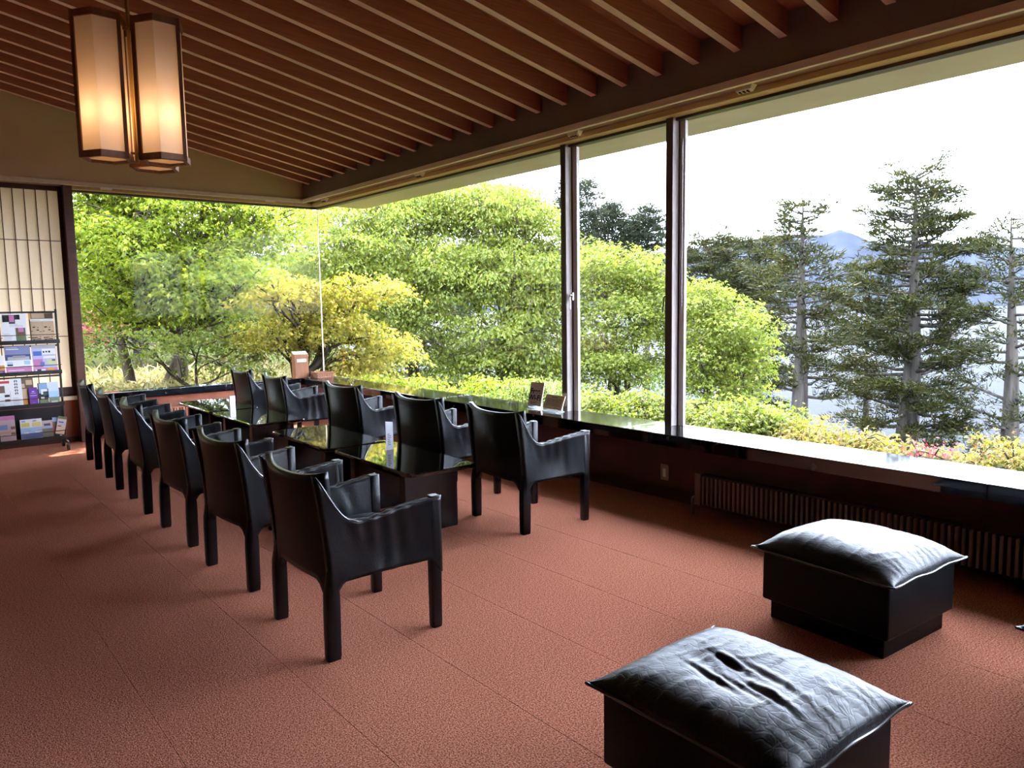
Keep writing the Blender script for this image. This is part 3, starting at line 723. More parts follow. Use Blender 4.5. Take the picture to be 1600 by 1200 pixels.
def lines(u0, u1, v0, v1, n, c, seed=0):
    rg = random.Random(seed); o = []
    for k in range(n):
        v = v0+(v1-v0)*k/max(1, n-1); o.append((u0, v, u0+(u1-u0)*rg.uniform(.6, 1), v+.012, c))
    return o
def leafmarks(u0, u1, seed):
    rg = random.Random(seed); o = []
    for k in range(13):
        u = rg.uniform(u0, u1-.25); v = rg.uniform(.05, .66); o.append((u, v, u+rg.uniform(.10, .24), v+rg.uniform(.02, .045), BLK))
    return o
# top shelf
brochure(.075, SHV[0], .225, .315, WHT, [(.06, .66, .75, .96, BLK), (.32, .72, .52, .95, PNK), (.06, .66, .30, .72, WHT), (.55, .66, .75, .80, WHT), (.53, .04, .93, .52, GRN), (.56, .28, .90, .52, BRN), (.64, .38, .86, .52, PNK), (.04, .03, .40, .05, BLK)]+lines(.3, .85, .56, .63, 3, GRY, 2)+lines(.06, .45, .12, .32, 7, GRY, 3), 'white event leaflet with dark photos and pink blossoms, top shelf of the rack')
brochure(.325, SHV[0], .225, .335, BRN, [(0, .74, .09, 1, ORG), (.12, .78, .95, .97, TAN), (.65, .78, .95, .93, BRN)], 'brown patterned folder behind bamboo leaflets, top shelf of the rack', dy=.02)
for k, x in enumerate((.275, .383)):
    brochure(x, SHV[0], .107, .255, TAN, [(0, .90, 1, 1, WHT), (.1, .935, .9, .955, GRY)]+leafmarks(0, 1, 5)+[(.05, .12, .8, .15, BRN), (.2, .2, .5, .23, BRN)], ['tan leaflet with black bamboo leaves, left of the pair on the top shelf', 'tan leaflet with black bamboo leaves, right of the pair on the top shelf'][k], dy=.0)
brochure(-.11, SHV[0], .12, .29, BRN, [(.1, .1, .9, .5, BLK)], 'dark brown leaflet at the left photo edge, top shelf of the rack')
# second shelf
brochure(.085, SHV[1], .23, .305, WHT, [(0, .50, 1, 1, NVY), (.0, .70, 1, 1, (.20, .22, .36)), (.1, .50, .95, .62, GRY), (.3, .58, .8, .66, (.30, .26, .28)), (0, 0, 1, .26, PNK), (.06, .33, .28, .45, SKY), (.72, .34, .96, .47, SKY), (.06, .31, .28, .36, BLK), (.05, .05, .45, .08, WHT), (.08, .14, .7, .16, WHT), (.06, .87, .55, .90, WHT), (.06, .93, .5, .95, LAV)], 'leaflet with night lake photo over pink band, second shelf of the rack')
brochure(.325, SHV[1], .225, .305, LAV, [(0, .88, 1, 1, GRY), (.05, .62, .40, .78, (.06, .14, .42)), (.42, .66, .98, .86, WHT), (.45, .72, .52, .78, BLK), (.56, .73, .64, .78, BLK), (.68, .72, .76, .79, BLK), (.03, .20, .42, .50, PNK), (.30, .28, .48, .40, (.10, .16, .40)), (.60, .30, .98, .48, (.52, .55, .25)), (.80, .42, .94, .48, NVY), (.45, .52, .95, .60, WHT), (0, 0, 1, .18, PNK), (.08, .05, .5, .14, WHT), (.58, .06, .86, .18, ORG), (.15, .08, .32, .14, BLK)], 'blue and pink map leaflet with small pictures, second shelf of the rack')
brochure(-.10, SHV[1], .12, .21, WHT, [(0, 0, 1, .3, PUR), (.3, .25, 1, .5, ORG), (.4, .05, .8, .2, GRN)], 'white and purple leaflet at the left photo edge, second shelf of the rack')
# third shelf
brochure(-.075, SHV[2], .13, .30, WHT, [(.25, .55, .65, .80, BRN), (.6, .40, .95, .48, BLK), (.6, .24, .95, .32, BRN), (.3, .88, 1, .97, RED), (.1, .1, .6, .12, GRY), (.1, .15, .5, .17, GRY)], 'white leaflet with dark brown cup picture, third shelf of the rack')
glyph = []
for k in range(5):
    v = .87-.105*k; glyph += [(.40, v, .46, v+.075, BLK), (.58, v, .63, v+.075, BLK), (.34, v+.03, .68, v+.045, BLK), (.40, v+.065, .63, v+.078, BLK)]
brochure(.045, SHV[2], .105, .31, WHT, glyph+lines(.15, .9, .08, .34, 9, GRY, 7), 'white leaflet with one vertical line of large characters, third shelf of the rack')
brochure(.145, SHV[2], .125, .31, TAN, [(.05, .62, .98, .98, BRN), (.12, .66, .35, .80, TAN), (.45, .75, .9, .92, TAN), (.0, 0, .55, .28, RED), (.12, .06, .5, .24, ORG)], 'tan and red leaflet partly behind the purple one, third shelf of the rack', dy=.02)
brochure(.195, SHV[2], .078, .205, PUR, [(.1, .55, .9, .58, LAV), (.2, .68, .8, .70, LAV), (.35, .75, .65, .80, LAV), (.3, .2, .7, .21, LAV), (.65, .03, .92, .09, WHT)], 'small purple leaflet, third shelf of the rack')
brochure(.285, SHV[2], .09, .245, BLK, [(.1, .55, 1, .98, (.20, .34, .50)), (.3, .5, .95, .72, WHT), (.5, .45, 1, .62, (.06, .08, .07)), (.1, .05, .95, .26, GRN), (.25, .30, .6, .38, WHT), (.1, .04, .3, .08, YEL)], 'dark leaflet with sky and trees photo, third shelf of the rack')
brochure(.385, SHV[2], .098, .25, SKY, [(0, .6, 1, 1, (.50, .58, .74)), (0, 0, 1, .30, GRN), (.2, .05, .8, .18, GRY)], 'pale blue leaflet with shoreline photo, third shelf of the rack')
# bottom shelf
brochure(-.06, SHV[3], .14, .29, (.50, .34, .34), [(0, .85, 1, 1, PNK), (.0, .50, .5, .68, (.16, .22, .42)), (.7, .5, .98, .6, BRN), (.7, .3, .98, .4, BRN), (0, .38, 1, .42, ORG), (0, 0, 1, .05, (.2, .42, .38))], 'pink and brown leaflet at the left photo edge, bottom shelf of the rack')
for k, x in enumerate((.103, .203)):
    brochure(x, SHV[3], .10, .235, WHT, [(0, .12, 1, .62, SKY), (0, .12, 1, .32, (.10, .13, .28)), (.12, .66, .85, .84, YEL), (.15, .88, .5, .94, (.2, .3, .6)), (.3, .34, .75, .42, WHT), (.6, .45, .95, .5, (.6, .35, .3)), (.35, .05, .65, .08, GRY)], ['white and blue leaflet with rainbow, left of the pair on the bottom shelf', 'white and blue leaflet with rainbow, right of the pair on the bottom shelf'][k])
brochure(.300, SHV[3], .10, .205, (.55, .42, .42), [(0, 0, 1, .10, (.15, .19, .33)), (0, .10, 1, .58, (.20, .19, .13)), (.2, .72, .8, .84, NVY), (.3, .58, .95, .68, SKY)], 'pinkish leaflet with hillside photo, bottom shelf of the rack')
brochure(.365, SHV[3], .062, .23, GRN, [(0, .8, 1, 1, SKY), (.0, .05, .35, .7, RED)], 'green and red leaflet leaning behind others, bottom shelf of the rack', dy=.006, roll=5)
brochure(.398, SHV[3]+.006, .085, .235, (.62, .45, .32), [(0, .87, 1, 1, GRN), (0, .60, 1, .80, LAV), (.15, .70, .7, .75, NVY), (.1, .52, .5, .56, BLK), (0, .04, 1, .17, BLK), (.1, 0, 1, .04, WHT), (.55, .08, .8, .14, WHT)], 'slanted leaflet with green top and orange body, bottom shelf of the rack', dy=-.006, roll=14)

# ================================================================ OUTDOORS
def ground_z(x, y):
    d = max(0.0, x-7.5); k = min(1.0, max(0.0, (14-y)/6))
    z = -.12-(1-k)*(.105*min(d, 8)+.34*max(0, d-8))-k*(.12*min(d, 2.5)+.36*max(0, d-2.5))
    if y > 30: z += .22*(y-30)*max(0, 1-max(0, x-12)/30)
    if y < -4: z -= 0.02*(-4-y)
    z += .10*mnoise.noise(Vector((x*.25, y*.25, 0)))*min(1, max(0, (max(x-6.5, y-12)))*.5)
    return max(z, -27)
gx = [-40, -25, -15, -8, -4, 0, 2, 4, 5, 6, 7, 8, 9, 10, 11, 12, 13, 14, 16, 18, 20, 24, 28, 34, 40, 48, 58, 70, 85, 100]
gy = [-60, -40, -25, -15, -8, -4, 0, 2, 4, 6, 8, 9, 10, 11, 12, 13, 14, 15, 16, 18, 20, 23, 26, 30, 35, 42, 50, 60, 75, 95]
Pg = [[(x, y, ground_z(x, y)-(.10 if x < 7 and y < 12 else 0)) for y in gy] for x in gx]
structure(MB().grid(Pg).build('ground', M_ground, smooth=True))
# lake
m, t, out = newmat('lake_water')
b = N(t, 'ShaderNodeBsdfPrincipled'); b.inputs['Base Color'].default_value = (.012, .0135, .0165, 1); b.inputs['Roughness'].default_value = .6; b.inputs['IOR'].default_value = 1.05
tc = N(t, 'ShaderNodeTexCoord'); no = N(t, 'ShaderNodeTexNoise'); no.inputs['Scale'].default_value = .5; no.inputs['Detail'].default_value = 4
t.links.new(tc.outputs['Object'], no.inputs['Vector']); bp = N(t, 'ShaderNodeBump'); bp.inputs['Strength'].default_value = .35; bp.inputs['Distance'].default_value = .3
t.links.new(no.outputs[0], bp.inputs['Height']); t.links.new(bp.outputs[0], b.inputs['Normal']); t.links.new(b.outputs[0], out.inputs[0])
lake = MB().add([(40, -3500, -25), (4500, -3500, -25), (4500, 4500, -25), (40, 4500, -25)], [(0, 1, 2, 3)]).build('lake', m)
tag(lake, 'pale bright lake surface seen beyond the cedars', 'lake', kind='structure')
# mountain range over the far shore
ridge = [(300, 400), (700, 395), (900, 398), (1000, 400), (1070, 392), (1100, 384), (1150, 378), (1200, 370), (1250, 366), (1285, 368), (1300, 362), (1315, 357), (1332, 364), (1350, 374), (1380, 381), (1420, 383), (1470, 378), (1520, 380), (1570, 386), (1640, 388), (1760, 395), (2000, 402), (2500, 410)]
M_mtn = pbr('forested_mountain', (0.007, 0.009, 0.012), 1.0, 0.0, col2=(0.016, 0.019, 0.021), nscale=.012, detail=8)
MD = 2700.0
def ridge_y(px):
    for (a, b), (c, d) in zip(ridge[:-1], ridge[1:]):
        if a <= px <= c: return b+(d-b)*(px-a)/(c-a)
    return ridge[-1][1]
rows = []
pxs = [300+22*k for k in range(100)]
for px in pxs:
    top = at(px, ridge_y(px), MD+700); dirh = Vector((top.x, top.y, 0)).normalized(); col_ = []
    for k in range(15):
        q = k/10.0; D_ = MD+700*q; hh = (top.z+25)*(1-(1-min(q, 2-q))**1.35) if q < 1 else (top.z+25)*max(0, 1-(q-1)*1.2)
        p = dirh*D_; n_ = mnoise.fractal(Vector((p.x*.004, p.y*.004, .3)), .9, 2.1, 5)
        env = math.sin(math.pi*min(1, q*.5))*(1-math.exp(-((q-1)/.18)**2)*.92)
        z = -27+hh+70*n_*env*min(1, hh/120)
        if q < 1: z = min(z, -25+(top.z+25)*D_/(MD+700)*1.0)
        col_.append((p.x, p.y, z))
    rows.append(col_)
mt = MB().grid(rows).build('mountain', M_mtn, smooth=True)
tag(mt, 'hazy blue mountain range with one peak across the lake', 'mountain', kind='structure')
# summer haze lying over the lake
m, t, out = newmat('haze')
vsn = N(t, 'ShaderNodeVolumeScatter'); vsn.inputs['Color'].default_value = (.52, .62, 1.0, 1); vsn.inputs['Density'].default_value = .000011; vsn.inputs['Anisotropy'].default_value = .35
t.links.new(vsn.outputs[0], out.inputs['Volume'])
hz = MB().box(140, 3900, -1800, 4400, -24.5, 420).build('haze', m); tag(hz, 'light blue haze over the lake', 'haze', kind='stuff')

def mesh_np(name, V, T, mat):
    me = bpy.data.meshes.new(name); nf = len(T); V = np.asarray(V, np.float32); T = np.asarray(T, np.int32)
    me.vertices.add(len(V)); me.vertices.foreach_set('co', V.ravel())
    me.loops.add(nf*3); me.loops.foreach_set('vertex_index', T.ravel())
    me.polygons.add(nf); me.polygons.foreach_set('loop_start', np.arange(0, nf*3, 3, dtype=np.int32)); me.polygons.foreach_set('loop_total', np.full(nf, 3, np.int32))
    me.materials.append(mat); me.update(calc_edges=True); return me
def unit(a): return a/np.maximum(np.linalg.norm(a, axis=1, keepdims=True), 1e-9)
MAPLE = (np.array([[0, 0, 0], [.62, .62, -.16], [.46, .20, .02], [1.0, 0, -.20], [.46, -.20, .02], [.62, -.62, -.16]]), np.array([[0, 2, 1], [0, 4, 2], [2, 4, 3], [0, 5, 4]]))
OVAL = (np.array([[0, 0, 0], [.5, .27, -.05], [1, 0, -.18], [.5, -.27, -.05]]), np.array([[0, 2, 1], [0, 3, 2]]))
BLADE = (np.array([[0, .05, 0], [0, -.05, 0], [.6, .04, .05], [.6, -.04, .05], [1, 0, -.08]]), np.array([[0, 1, 2], [2, 1, 3], [2, 3, 4]]))
NEEDLE = (np.array([[0, .10, 0], [0, -.10, 0], [1, 0, 0]]), np.array([[0, 1, 2]]))
def leaves(C, A, Nn, sz, tmpl):
    A = unit(A); B = unit(np.cross(Nn, A)); Nn = np.cross(A, B); tv, tt = tmpl; k = len(tv); n = len(C)
    V = (C[:, None, :] + sz[:, None, None]*(tv[None, :, 0:1]*A[:, None, :]+tv[None, :, 1:2]*B[:, None, :]+tv[None, :, 2:3]*Nn[:, None, :])).reshape(-1, 3)
    T = (tt[None]+(np.arange(n)*k)[:, None, None]).reshape(-1, 3)
    return V, T
def wig(rng, a, b, n, amp):
    a, b = np.array(a), np.array(b); L = np.linalg.norm(b-a); ph = rng.normal(size=3); pts = []
    off = rng.normal(size=(3, 3))*amp*L
    for i in range(n+1):
        t_ = i/n; w_ = math.sin(math.pi*t_)
        pts.append(a+(b-a)*t_+off[0]*w_*.6+off[1]*math.sin(2*math.pi*t_)*.35+off[2]*math.sin(3*math.pi*t_)*.2)
    return pts
def blob_world(px, py, rx, ry, D, dr, world=False):
    if world: return np.array([px, py, rx], float), np.array([[ry, 0, 0], [0, D, 0], [0, 0, dr]], float)
    c = np.array(at(px, py, D)); k = D/FPX; vd_ = np.array([c[0], c[1], 0]); vd_ /= np.linalg.norm(vd_)
    sd_ = np.array([vd_[1], -vd_[0], 0]); return c, np.array([sd_*rx*k, vd_*dr, np.array([0, 0, ry*k])])

def broadleaf(name, label, cat, base, trunk_r, blobs, mat, leaf=.075, dens=1.0, spray=.42, per=70, seed=1, tmpl=MAPLE, flat=.10, lean=None, stems=1, group=None, droop=.5, bark=None, keep=.0):
    rng = np.random.default_rng(seed); root = tag(empty(name, base), label, cat, group); bo = np.array(base)
    wood = MB(); CC = []; AA = []; NN = []; SZ = []
    bw = [blob_world(*b_) for b_ in blobs]; mean = np.mean([c for c, _ in bw], axis=0)
    forks = []
    for s_ in range(stems):
        o_ = np.array([rng.normal()*.12, rng.normal()*.12, 0])*(stems > 1)
        fk = bo+o_+(mean-bo)*(.30+.12*rng.random())*np.array([.8, .8, 1.0])+rng.normal(size=3)*.15*(stems > 1)
        if lean is not None and s_ == 0: fk = np.array(lean)
        pts = wig(rng, bo+o_-np.array([0, 0, .15]), fk, 6, .05); rr = [trunk_r*(1.25-.45*i/6)/(stems**.5) for i in range(7)]; rr[0] *= 1.25
        wood.tube(pts, rr, 8); forks.append(fk)
    for c, ax in bw:
        fk = forks[rng.integers(len(forks))]
        limb = wig(rng, fk, c, 7, .10); r0 = trunk_r*.50/(stems**.3)
        wood.tube(limb, [r0*(1-.75*i/7) for i in range(8)], 6)
        nrm_ = [np.linalg.norm(a) for a in ax]
        ns = max(4, int(dens*2.4*nrm_[0]*nrm_[2]*math.pi/(spray*spray)*(.6+.4*min(2.5, nrm_[1]/spray))))
        nsec = max(3, ns//6); secs = []
        for k in range(nsec):
            d_ = unit(rng.normal(size=(1, 3)))[0]; e_ = c+ax.T@(d_*(.55+.4*rng.random()))
            st = limb[rng.integers(2, 7)]; sc = wig(rng, st, e_, 5, .08); secs.append(sc)
            wood.tube(sc, [r0*.42*(1-.8*i/5)+.004 for i in range(6)], 5)
        allp = np.array([p for sc in secs for p in sc[2:]])
        for k in range(ns):
            d_ = unit(rng.normal(size=(1, 3)))[0]; q = c+ax.T@(d_*(rng.random()**.42)*(rng.uniform(1.0, 1.38) if rng.random() < .30 else 1.0)*np.array([1, 1, 1.0]))
            j = np.argmin(((allp-q)**2).sum(1)); p0 = allp[j]
            if k % 2 == 0: wood.tube([p0, (p0+q)/2+np.array([0, 0, .05]), q], [.011, .008, .004], 4, caps=False)
            n_ = int(per*rng.uniform(.6, 1.3)); th = rng.random(n_)*2*math.pi; rad = spray*np.sqrt(rng.random(n_))*rng.uniform(.7, 1.25)
            outw = q-c; outw[2] = 0; outw = outw/(np.linalg.norm(outw)+1e-6)
            P_ = np.stack([np.cos(th)*rad, np.sin(th)*rad, rng.normal(size=n_)*flat*.5-.30*rad**2/spray], 1)
            tl = .18*rng.normal(size=2); P_[:, 2] += P_[:, 0]*tl[0]+P_[:, 1]*tl[1]-.25*(P_[:, :2]@outw[:2])
            dirs = np.stack([np.cos(th), np.sin(th), np.zeros(n_)], 1)+rng.normal(size=(n_, 3))*.6; dirs[:, 2] -= droop
            nn = rng.normal(size=(n_, 3))*.45; nn[:, 2] += 1
            CC.append(q+P_); AA.append(dirs); NN.append(nn); SZ.append(leaf*rng.uniform(.65, 1.25, n_))
    V, T = leaves(np.concatenate(CC), np.concatenate(AA), np.concatenate(NN), np.concatenate(SZ), tmpl)
    f_ = link('foliage', mesh_np('foliage', V-bo, T, mat), root); f_['kind'] = 'stuff'
    wood.v = [tuple(np.array(p)-bo) for p in wood.v]; wood.build('trunk', bark or M_bark, root, True)
    return root

def conifer(name, label, base, top, prof, mat, trunk_r, seed=1, nb=70, tuft=.55, per=26, needle=.26, clear=.1, updroop=.18, group=None, gap=.0, bark=None):
    """prof: [(t along the trunk, branch length in m)]"""
    rng = np.random.default_rng(seed); root = tag(empty(name, base), label, 'conifer', group); bo = np.array(base); tp_ = np.array(top)
    wood = MB(); tr = wig(rng, bo-np.array([0, 0, .5]), tp_, 12, .008); wood.tube(tr, [trunk_r*max(.05, 1.15-1.10*(i/12)**.85) for i in range(13)], 9)
    tr = np.array(tr); CC = []; AA = []; NN = []; SZ = []
    Ht = np.linalg.norm(tp_-bo)
    az = rng.random()*6
    for k in range(nb):
        t_ = clear+(1-clear)*((k+rng.random())/nb)**.85
        i_ = min(11.999, t_*12); a = int(i_); p0 = tr[a]+(tr[a+1]-tr[a])*(i_-a)
        L = interp(t_, prof)*rng.uniform(.55, 1.18); az += 2.4+rng.normal()*.5
        if rng.random() < gap: continue
        d_ = np.array([math.cos(az), math.sin(az), 0]); up = rng.normal()*.12-updroop*(1-t_)
        pts = [p0+d_*L*s_+np.array([0, 0, L*(up*s_+.22*s_*s_)])+rng.normal(size=3)*.05*L*s_ for s_ in (0, .25, .5, .75, 1)]
        wood.tube(pts, [max(.012, trunk_r*.20*(1-t_*.6))*(1-.8*s_)+.006 for s_ in (0, .25, .5, .75, 1)], 5)
        nt_ = max(3, int(L/tuft*3.3))
        for q in range(nt_):
            s_ = .35+.65*rng.random()**.7; w_ = s_*4; j = min(3, int(w_)); c = pts[j]+(pts[j+1]-pts[j])*(w_-j)
            side = np.array([-d_[1], d_[0], 0])*rng.normal()*tuft*.75*(.4+s_*.6)
            c = c+side+np.array([0, 0, rng.normal()*tuft*.22+.05])
            if rng.random() < .35: wood.tube([pts[j], c], [.016, .006], 4, caps=False)
            n_ = int(per*rng.uniform(.6, 1.3)); v = rng.normal(size=(n_, 3)); v[:, 2] = np.abs(v[:, 2])*.55-.1
            v = unit(v)*(rng.random((n_, 1))**.5)*tuft*rng.uniform(.5, .95)*np.array([1, 1, .62])
            CC.append(c+v); A_ = v/tuft+d_*.5+rng.normal(size=(n_, 3))*.35; A_[:, 2] += .15
            AA.append(A_); NN.append(rng.normal(size=(n_, 3))); SZ.append(needle*rng.uniform(.6, 1.3, n_))
    # leader tuft
    n_ = per*2; v = rng.normal(size=(n_, 3))*tuft*.30; CC.append(tp_+v); AA.append(v+np.array([0, 0, .3])); NN.append(rng.normal(size=(n_, 3))); SZ.append(needle*rng.uniform(.5, 1, n_))
    V, T = leaves(np.concatenate(CC), np.concatenate(AA), np.concatenate(NN), np.concatenate(SZ), NEEDLE)
    f_ = link('foliage', mesh_np('foliage', V-bo, T, mat), root); f_['kind'] = 'stuff'
    wood.v = [tuple(np.array(p)-bo) for p in wood.v]; wood.build('trunk', bark or M_bark2, root, True)
    return root

def gp(px, py, D):                       # a trunk foot: that bearing and distance, down on the ground
    p = at(px, py, D); return (p.x, p.y, ground_z(p.x, p.y)-.03)
gT = 'garden maples outside the windows'
broadleaf('maple_tree', 'bright green maple with leaning dark trunks outside the back window', 'tree', gp(242, 575, 15.5), .17,
          [(170, 395, 95, 70, 15, 1.6), (300, 350, 120, 60, 15.5, 1.7), (150, 300, 110, 55, 16, 1.6), (400, 330, 95, 60, 16.5, 1.6), (330, 440, 110, 45, 14.5, 1.4), (260, 250, 160, 60, 15.5, 2.0), (215, 480, 100, 25, 15, 1.2)],
          F_green, .085, 1.5, .38, 62, 3, stems=3, group=gT)
broadleaf('maple_tree', 'low layered young maple spreading over the grass outside the back window', 'tree', gp(318, 600, 13.2), .05,
          [(190, 520, 85, 10, 12.8, .8), (320, 525, 95, 14, 12.8, .9), (240, 545, 80, 9, 12.6, .7), (360, 565, 70, 18, 12.6, .7)], F_bright, .075, .85, .34, 52, 5, flat=.06, group=gT)
broadleaf('maple_tree', 'yellow and tan leaved maple at the glass corner behind the wooden box', 'tree', gp(446, 600, 13.2), .15,
          [(450, 462, 62, 28, 13.0, .9), (560, 452, 70, 20, 13.2, .9), (420, 520, 50, 28, 12.9, .8), (530, 515, 80, 30, 13.0, .9), (610, 540, 42, 24, 12.9, .8), (565, 565, 60, 18, 12.6, .7), (490, 490, 60, 24, 13.4, .8)], F_tan, .070, 1.5, .30, 66, 8, flat=.08, group=gT, stems=2)
broadleaf('maple_tree', 'tall green maple filling the left half of the big side pane', 'tree', gp(655, 600, 20), .16,
          [(560, 400, 110, 55, 20, 1.8), (640, 340, 100, 45, 21, 1.8), (700, 420, 90, 50, 19.5, 1.7), (640, 490, 105, 45, 19, 1.6), (700, 545, 95, 35, 18.5, 1.4), (520, 350, 70, 35, 21, 1.6), (590, 310, 90, 35, 22, 1.5), (690, 320, 80, 40, 21.5, 1.6), (560, 480, 90, 50, 21, 1.6), (600, 430, 100, 60, 21.5, 1.6)], F_bright, .095, 1.7, .44, 66, 11, stems=3, group=gT, tmpl=OVAL, droop=.9)
broadleaf('maple_tree', 'tall green maple rising above the sky line left of the first mullion', 'tree', gp(790, 600, 19), .16,
          [(800, 330, 70, 38, 20, 1.6), (740, 320, 80, 35, 21, 1.6), (800, 420, 85, 50, 19, 1.6), (850, 480, 60, 50, 18.5, 1.4), (790, 530, 95, 45, 18, 1.4), (860, 380, 35, 40, 20, 1.2), (775, 305, 55, 22, 21, 1.3), (820, 345, 50, 40, 20.5, 1.3), (750, 400, 80, 60, 20.5, 1.6), (830, 560, 60, 35, 18, 1.2), (860, 430, 35, 60, 19.5, 1.2)], F_bright, .095, 1.7, .43, 66, 14, stems=4, group=gT, tmpl=OVAL, droop=.9)
broadleaf('maple_tree', 'yellow green maple seen between the two mullions', 'tree', gp(965, 620, 18), .10,
          [(930, 425, 50, 45, 18.5, 1.2), (990, 430, 50, 48, 18.5, 1.3), (1035, 480, 40, 60, 18, 1.1), (960, 500, 70, 40, 17.5, 1.2), (980, 560, 75, 30, 17, 1.1), (920, 560, 40, 35, 17.5, 1.0), (925, 385, 30, 12, 19, .8)], F_bright, .088, 1.5, .40, 62, 17, stems=5, group=gT)
broadleaf('maple_tree', 'yellow green maple just right of the second mullion, in front of the cedars', 'tree', gp(1118, 640, 17), .09,
          [(1095, 470, 38, 40, 17.5, 1.1), (1150, 500, 48, 38, 17, 1.1), (1180, 550, 38, 28, 16.5, .9), (1110, 545, 60, 40, 16.8, 1.1), (1130, 600, 60, 24, 16.5, .9)], F_bright, .085, 1.5, .38, 60, 19, stems=4, group=gT)
# darker growth behind
broadleaf('background_tree', 'slender olive green tree with bare stems behind the glass corner', 'tree', gp(470, 600, 24), .14,
          [(470, 360, 60, 45, 24, 1.5), (450, 440, 60, 45, 24, 1.5), (500, 430, 60, 55, 24.5, 1.5), (480, 300, 70, 30, 25, 1.5)], F_green, .10, .7, .5, 50, 23, tmpl=OVAL, stems=3)
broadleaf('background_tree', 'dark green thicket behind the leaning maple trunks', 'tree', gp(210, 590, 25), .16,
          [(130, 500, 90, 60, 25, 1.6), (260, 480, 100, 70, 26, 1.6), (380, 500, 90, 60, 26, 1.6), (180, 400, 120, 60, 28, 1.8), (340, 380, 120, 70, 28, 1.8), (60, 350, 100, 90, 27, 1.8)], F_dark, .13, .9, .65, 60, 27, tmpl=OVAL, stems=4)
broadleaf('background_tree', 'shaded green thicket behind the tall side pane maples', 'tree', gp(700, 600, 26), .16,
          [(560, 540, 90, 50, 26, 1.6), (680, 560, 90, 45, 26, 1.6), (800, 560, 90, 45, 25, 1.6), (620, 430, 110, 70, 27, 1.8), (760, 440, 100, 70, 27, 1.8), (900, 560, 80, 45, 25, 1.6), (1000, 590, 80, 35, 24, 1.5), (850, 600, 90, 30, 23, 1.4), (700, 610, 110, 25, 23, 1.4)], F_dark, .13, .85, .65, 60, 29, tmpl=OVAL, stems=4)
broadleaf('background_tree', 'green tree mass left of the back window, mostly hidden behind the shoji', 'tree', (-3.2, 19, -.15), .18,
          [(-3.5, 19, 3.0, 2.6, 1.8, 2.2, True), (-1.0, 18, 4.5, 2.4, 1.8, 2.0, True), (-6.0, 20, 4.5, 2.6, 1.8, 2.4, True), (-3.0, 20, 7.0, 3.0, 2.0, 2.0, True), (.2, 17.5, 2.2, 1.6, 1.4, 1.6, True)], F_green, .12, 1.2, .6, 62, 61, tmpl=OVAL, stems=3)
# shrubs close to the sill
def shrub(label, px, py, rx, ry, D, mat, seed, leaf=.06, dens=1.3, extra=(), name='garden_shrub', tmpl=MAPLE):
    dr = rx*D/FPX*.8
    return broadleaf(name, label, 'shrub', gp(px, py, D), .035, [(px, py, rx, ry, D, min(dr, 1.0))]+[(a, b, c, d, D+.3, .5) for a, b, c, d in extra], mat, leaf, dens*1.4, .26, 66, seed, flat=.10, stems=4, tmpl=tmpl, group='shrubs outside the side window')
shrub('pale whitish green shrub behind the wifi sign', 875, 625, 60, 38, 11.5, F_pale, 31, .055, 1.1, ((820, 610, 40, 25),), tmpl=OVAL)
shrub('low green undergrowth at the foot of the tall side pane maples, left', 625, 612, 70, 22, 13.5, F_green, 51, .075, 1.3, ((560, 605, 50, 20),), tmpl=OVAL)
shrub('low green undergrowth at the foot of the tall side pane maples, right', 745, 618, 70, 24, 13, F_green, 52, .075, 1.3, ((800, 615, 50, 22),), tmpl=OVAL)
shrub('bright green shrub between the two mullions, low against the sill', 985, 645, 80, 38, 10.5, F_bright, 32, .065, 1.2, ((940, 650, 40, 30), (1030, 640, 40, 30)))
shrub('bright yellow green shrub mound right of the second mullion', 1140, 665, 85, 42, 10, F_bright, 33, .07, 1.2, ((1210, 665, 55, 36), (1090, 670, 40, 40)))
shrub('orange tipped yellow maple shrub below the cedars', 1310, 705, 85, 36, 9.5, F_orange, 34, .06, 1.5, ((1390, 718, 50, 28), (1245, 705, 55, 36)))
shrub('pink red azalea low against the sill', 1452, 732, 55, 30, 9.3, F_red, 35, .04, 1.6, (), 'azalea', OVAL)
shrub('yellow green leafy shrub at the right photo edge', 1560, 738, 65, 42, 9.2, F_orange, 36, .055, 1.5, ((1625, 738, 60, 46), (1500, 748, 45, 34)))
broadleaf('azalea', 'small pink flowering azalea far behind beside the shoji post', 'shrub', gp(150, 500, 19), .04, [(155, 492, 26, 10, 19, .5), (145, 515, 24, 14, 19, .5)], F_red, .06, 1.2, .25, 40, 38, tmpl=OVAL, stems=3)

# conifers
gC = 'tall conifers by the lake'
def con(label, bpx, bpy_, tpx, tpy, D, hw, mat, r, seed, **kw):
    b_ = at(bpx, bpy_, D); t_ = at(tpx, tpy, D); gz = min(b_.z, ground_z(b_.x, b_.y)); b2 = Vector((b_.x, b_.y, gz))
    Hh = t_.z-gz
    prof = sorted([(((CAMZ-(y-(476-.0155*(tpx-800)))*D/FPX)-gz)/Hh, w*D/FPX) for y, w in hw])
    return conifer(kw.pop('name', 'cedar_tree'), label, tuple(b2), tuple(t_), prof, mat, r, seed, group=gC, **kw)
con('tall open cedar with bare lower trunk left of the mountain peak', 1245, 640, 1255, 313, 33, [(313, 6), (340, 35), (400, 42), (440, 75), (500, 85), (560, 85), (640, 60), (760, 40)], F_cedar, .42, 41, nb=72, clear=.30, gap=.12)
con('biggest dark cedar right of the mountain peak, highest tree in view', 1412, 690, 1432, 274, 36, [(274, 8), (300, 40), (350, 62), (420, 80), (500, 100), (580, 108), (650, 105), (760, 60)], F_cedar, .55, 42, nb=125, clear=.22, per=30)
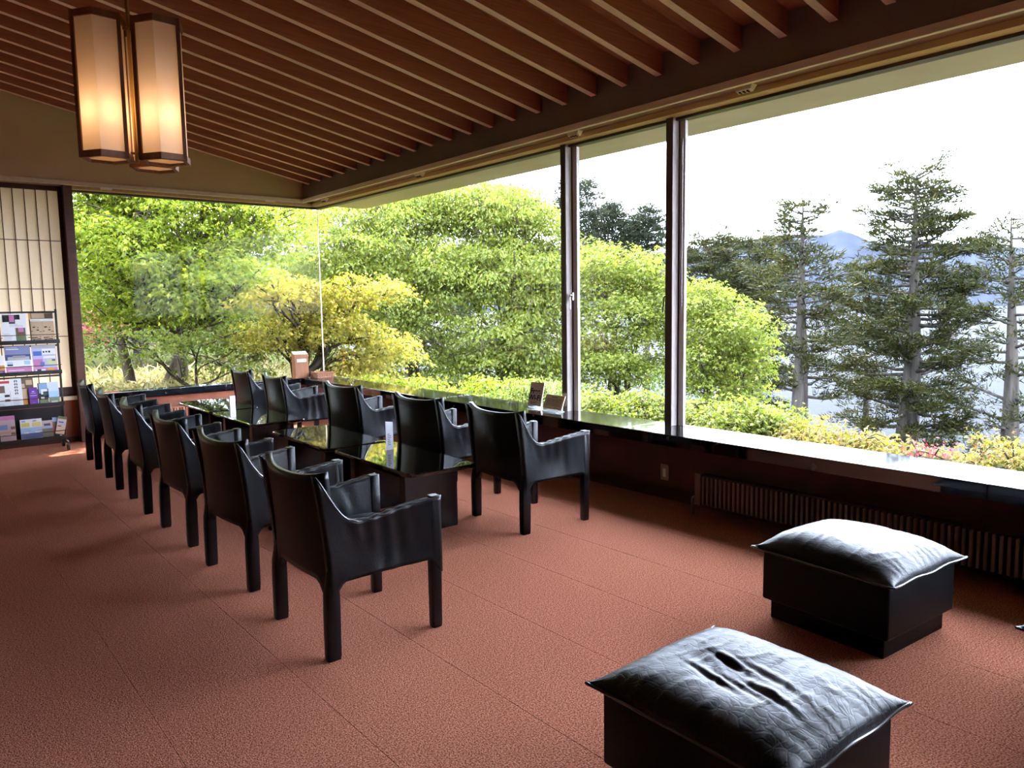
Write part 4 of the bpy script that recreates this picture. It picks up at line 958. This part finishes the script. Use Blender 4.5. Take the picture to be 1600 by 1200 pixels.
con('bare branched cedar at the right photo edge', 1578, 700, 1580, 340, 34, [(340, 8), (370, 40), (430, 55), (520, 68), (600, 72), (680, 70), (760, 40)], F_cedar, .46, 43, nb=74, clear=.22, gap=.22, per=20)
con('thin bare trunked cedar between the two tall cedars', 1352, 690, 1357, 478, 41, [(478, 12), (500, 38), (540, 42), (580, 20), (690, 12), (800, 8)], F_cedar, .26, 44, nb=40, clear=.45, per=22)
con('round topped dark conifer right beside the second mullion', 1105, 640, 1108, 370, 40, [(370, 10), (390, 36), (430, 52), (500, 60), (600, 60), (760, 40)], F_cedar, .34, 45, nb=90, clear=.3, per=30)
con('broad round topped dark conifer left of the open cedar', 1172, 640, 1170, 374, 42, [(374, 12), (390, 40), (430, 58), (500, 62), (600, 60), (760, 40)], F_cedar, .36, 46, nb=95, clear=.3, per=30)
con('far pine showing beside the first mullion', 903, 560, 903, 286, 48, [(286, 10), (300, 30), (330, 38), (360, 24), (420, 30), (600, 20)], F_pine, .28, 47, name='pine_tree', nb=110, clear=.70, per=30, tuft=.7, gap=.12)
con('far pine with bare spike top between the mullions', 955, 560, 957, 322, 50, [(322, 1), (340, 4), (348, 30), (370, 45), (400, 50), (600, 30)], F_pine, .30, 48, name='pine_tree', nb=150, clear=.68, per=30, tuft=.8)
con('far pine with small tuft top left of the second mullion', 1012, 560, 1014, 326, 50, [(326, 12), (340, 10), (352, 22), (370, 32), (400, 34), (600, 20)], F_pine, .28, 49, name='pine_tree', nb=120, clear=.68, per=30, tuft=.7, gap=.08)

# striped bamboo grass on the ground outside the back window
rng = np.random.default_rng(77); n_ = 9000
az_ = rng.uniform(R(8), R(27), n_); D_ = rng.uniform(11.2, 19, n_)
X_, Y_ = np.sin(az_)*D_, np.cos(az_)*D_
ok_ = (Y_ > 10.6); X_, Y_ = X_[ok_], Y_[ok_]; n_ = len(X_)
Z_ = np.array([ground_z(a, b) for a, b in zip(X_, Y_)])+rng.uniform(0, .22, n_)
A_ = rng.normal(size=(n_, 3)); A_[:, 2] = np.abs(A_[:, 2])*.5+.15; Nn_ = rng.normal(size=(n_, 3)); Nn_[:, 2] += 1.2
V, T = leaves(np.stack([X_, Y_, Z_], 1), A_, Nn_, rng.uniform(.22, .48, n_), BLADE)
gr = tag(link('bamboo_grass', mesh_np('bamboo_grass', V, T, F_sasa)), 'straw coloured bamboo grass covering the ground outside the back window', 'grass', kind='stuff')
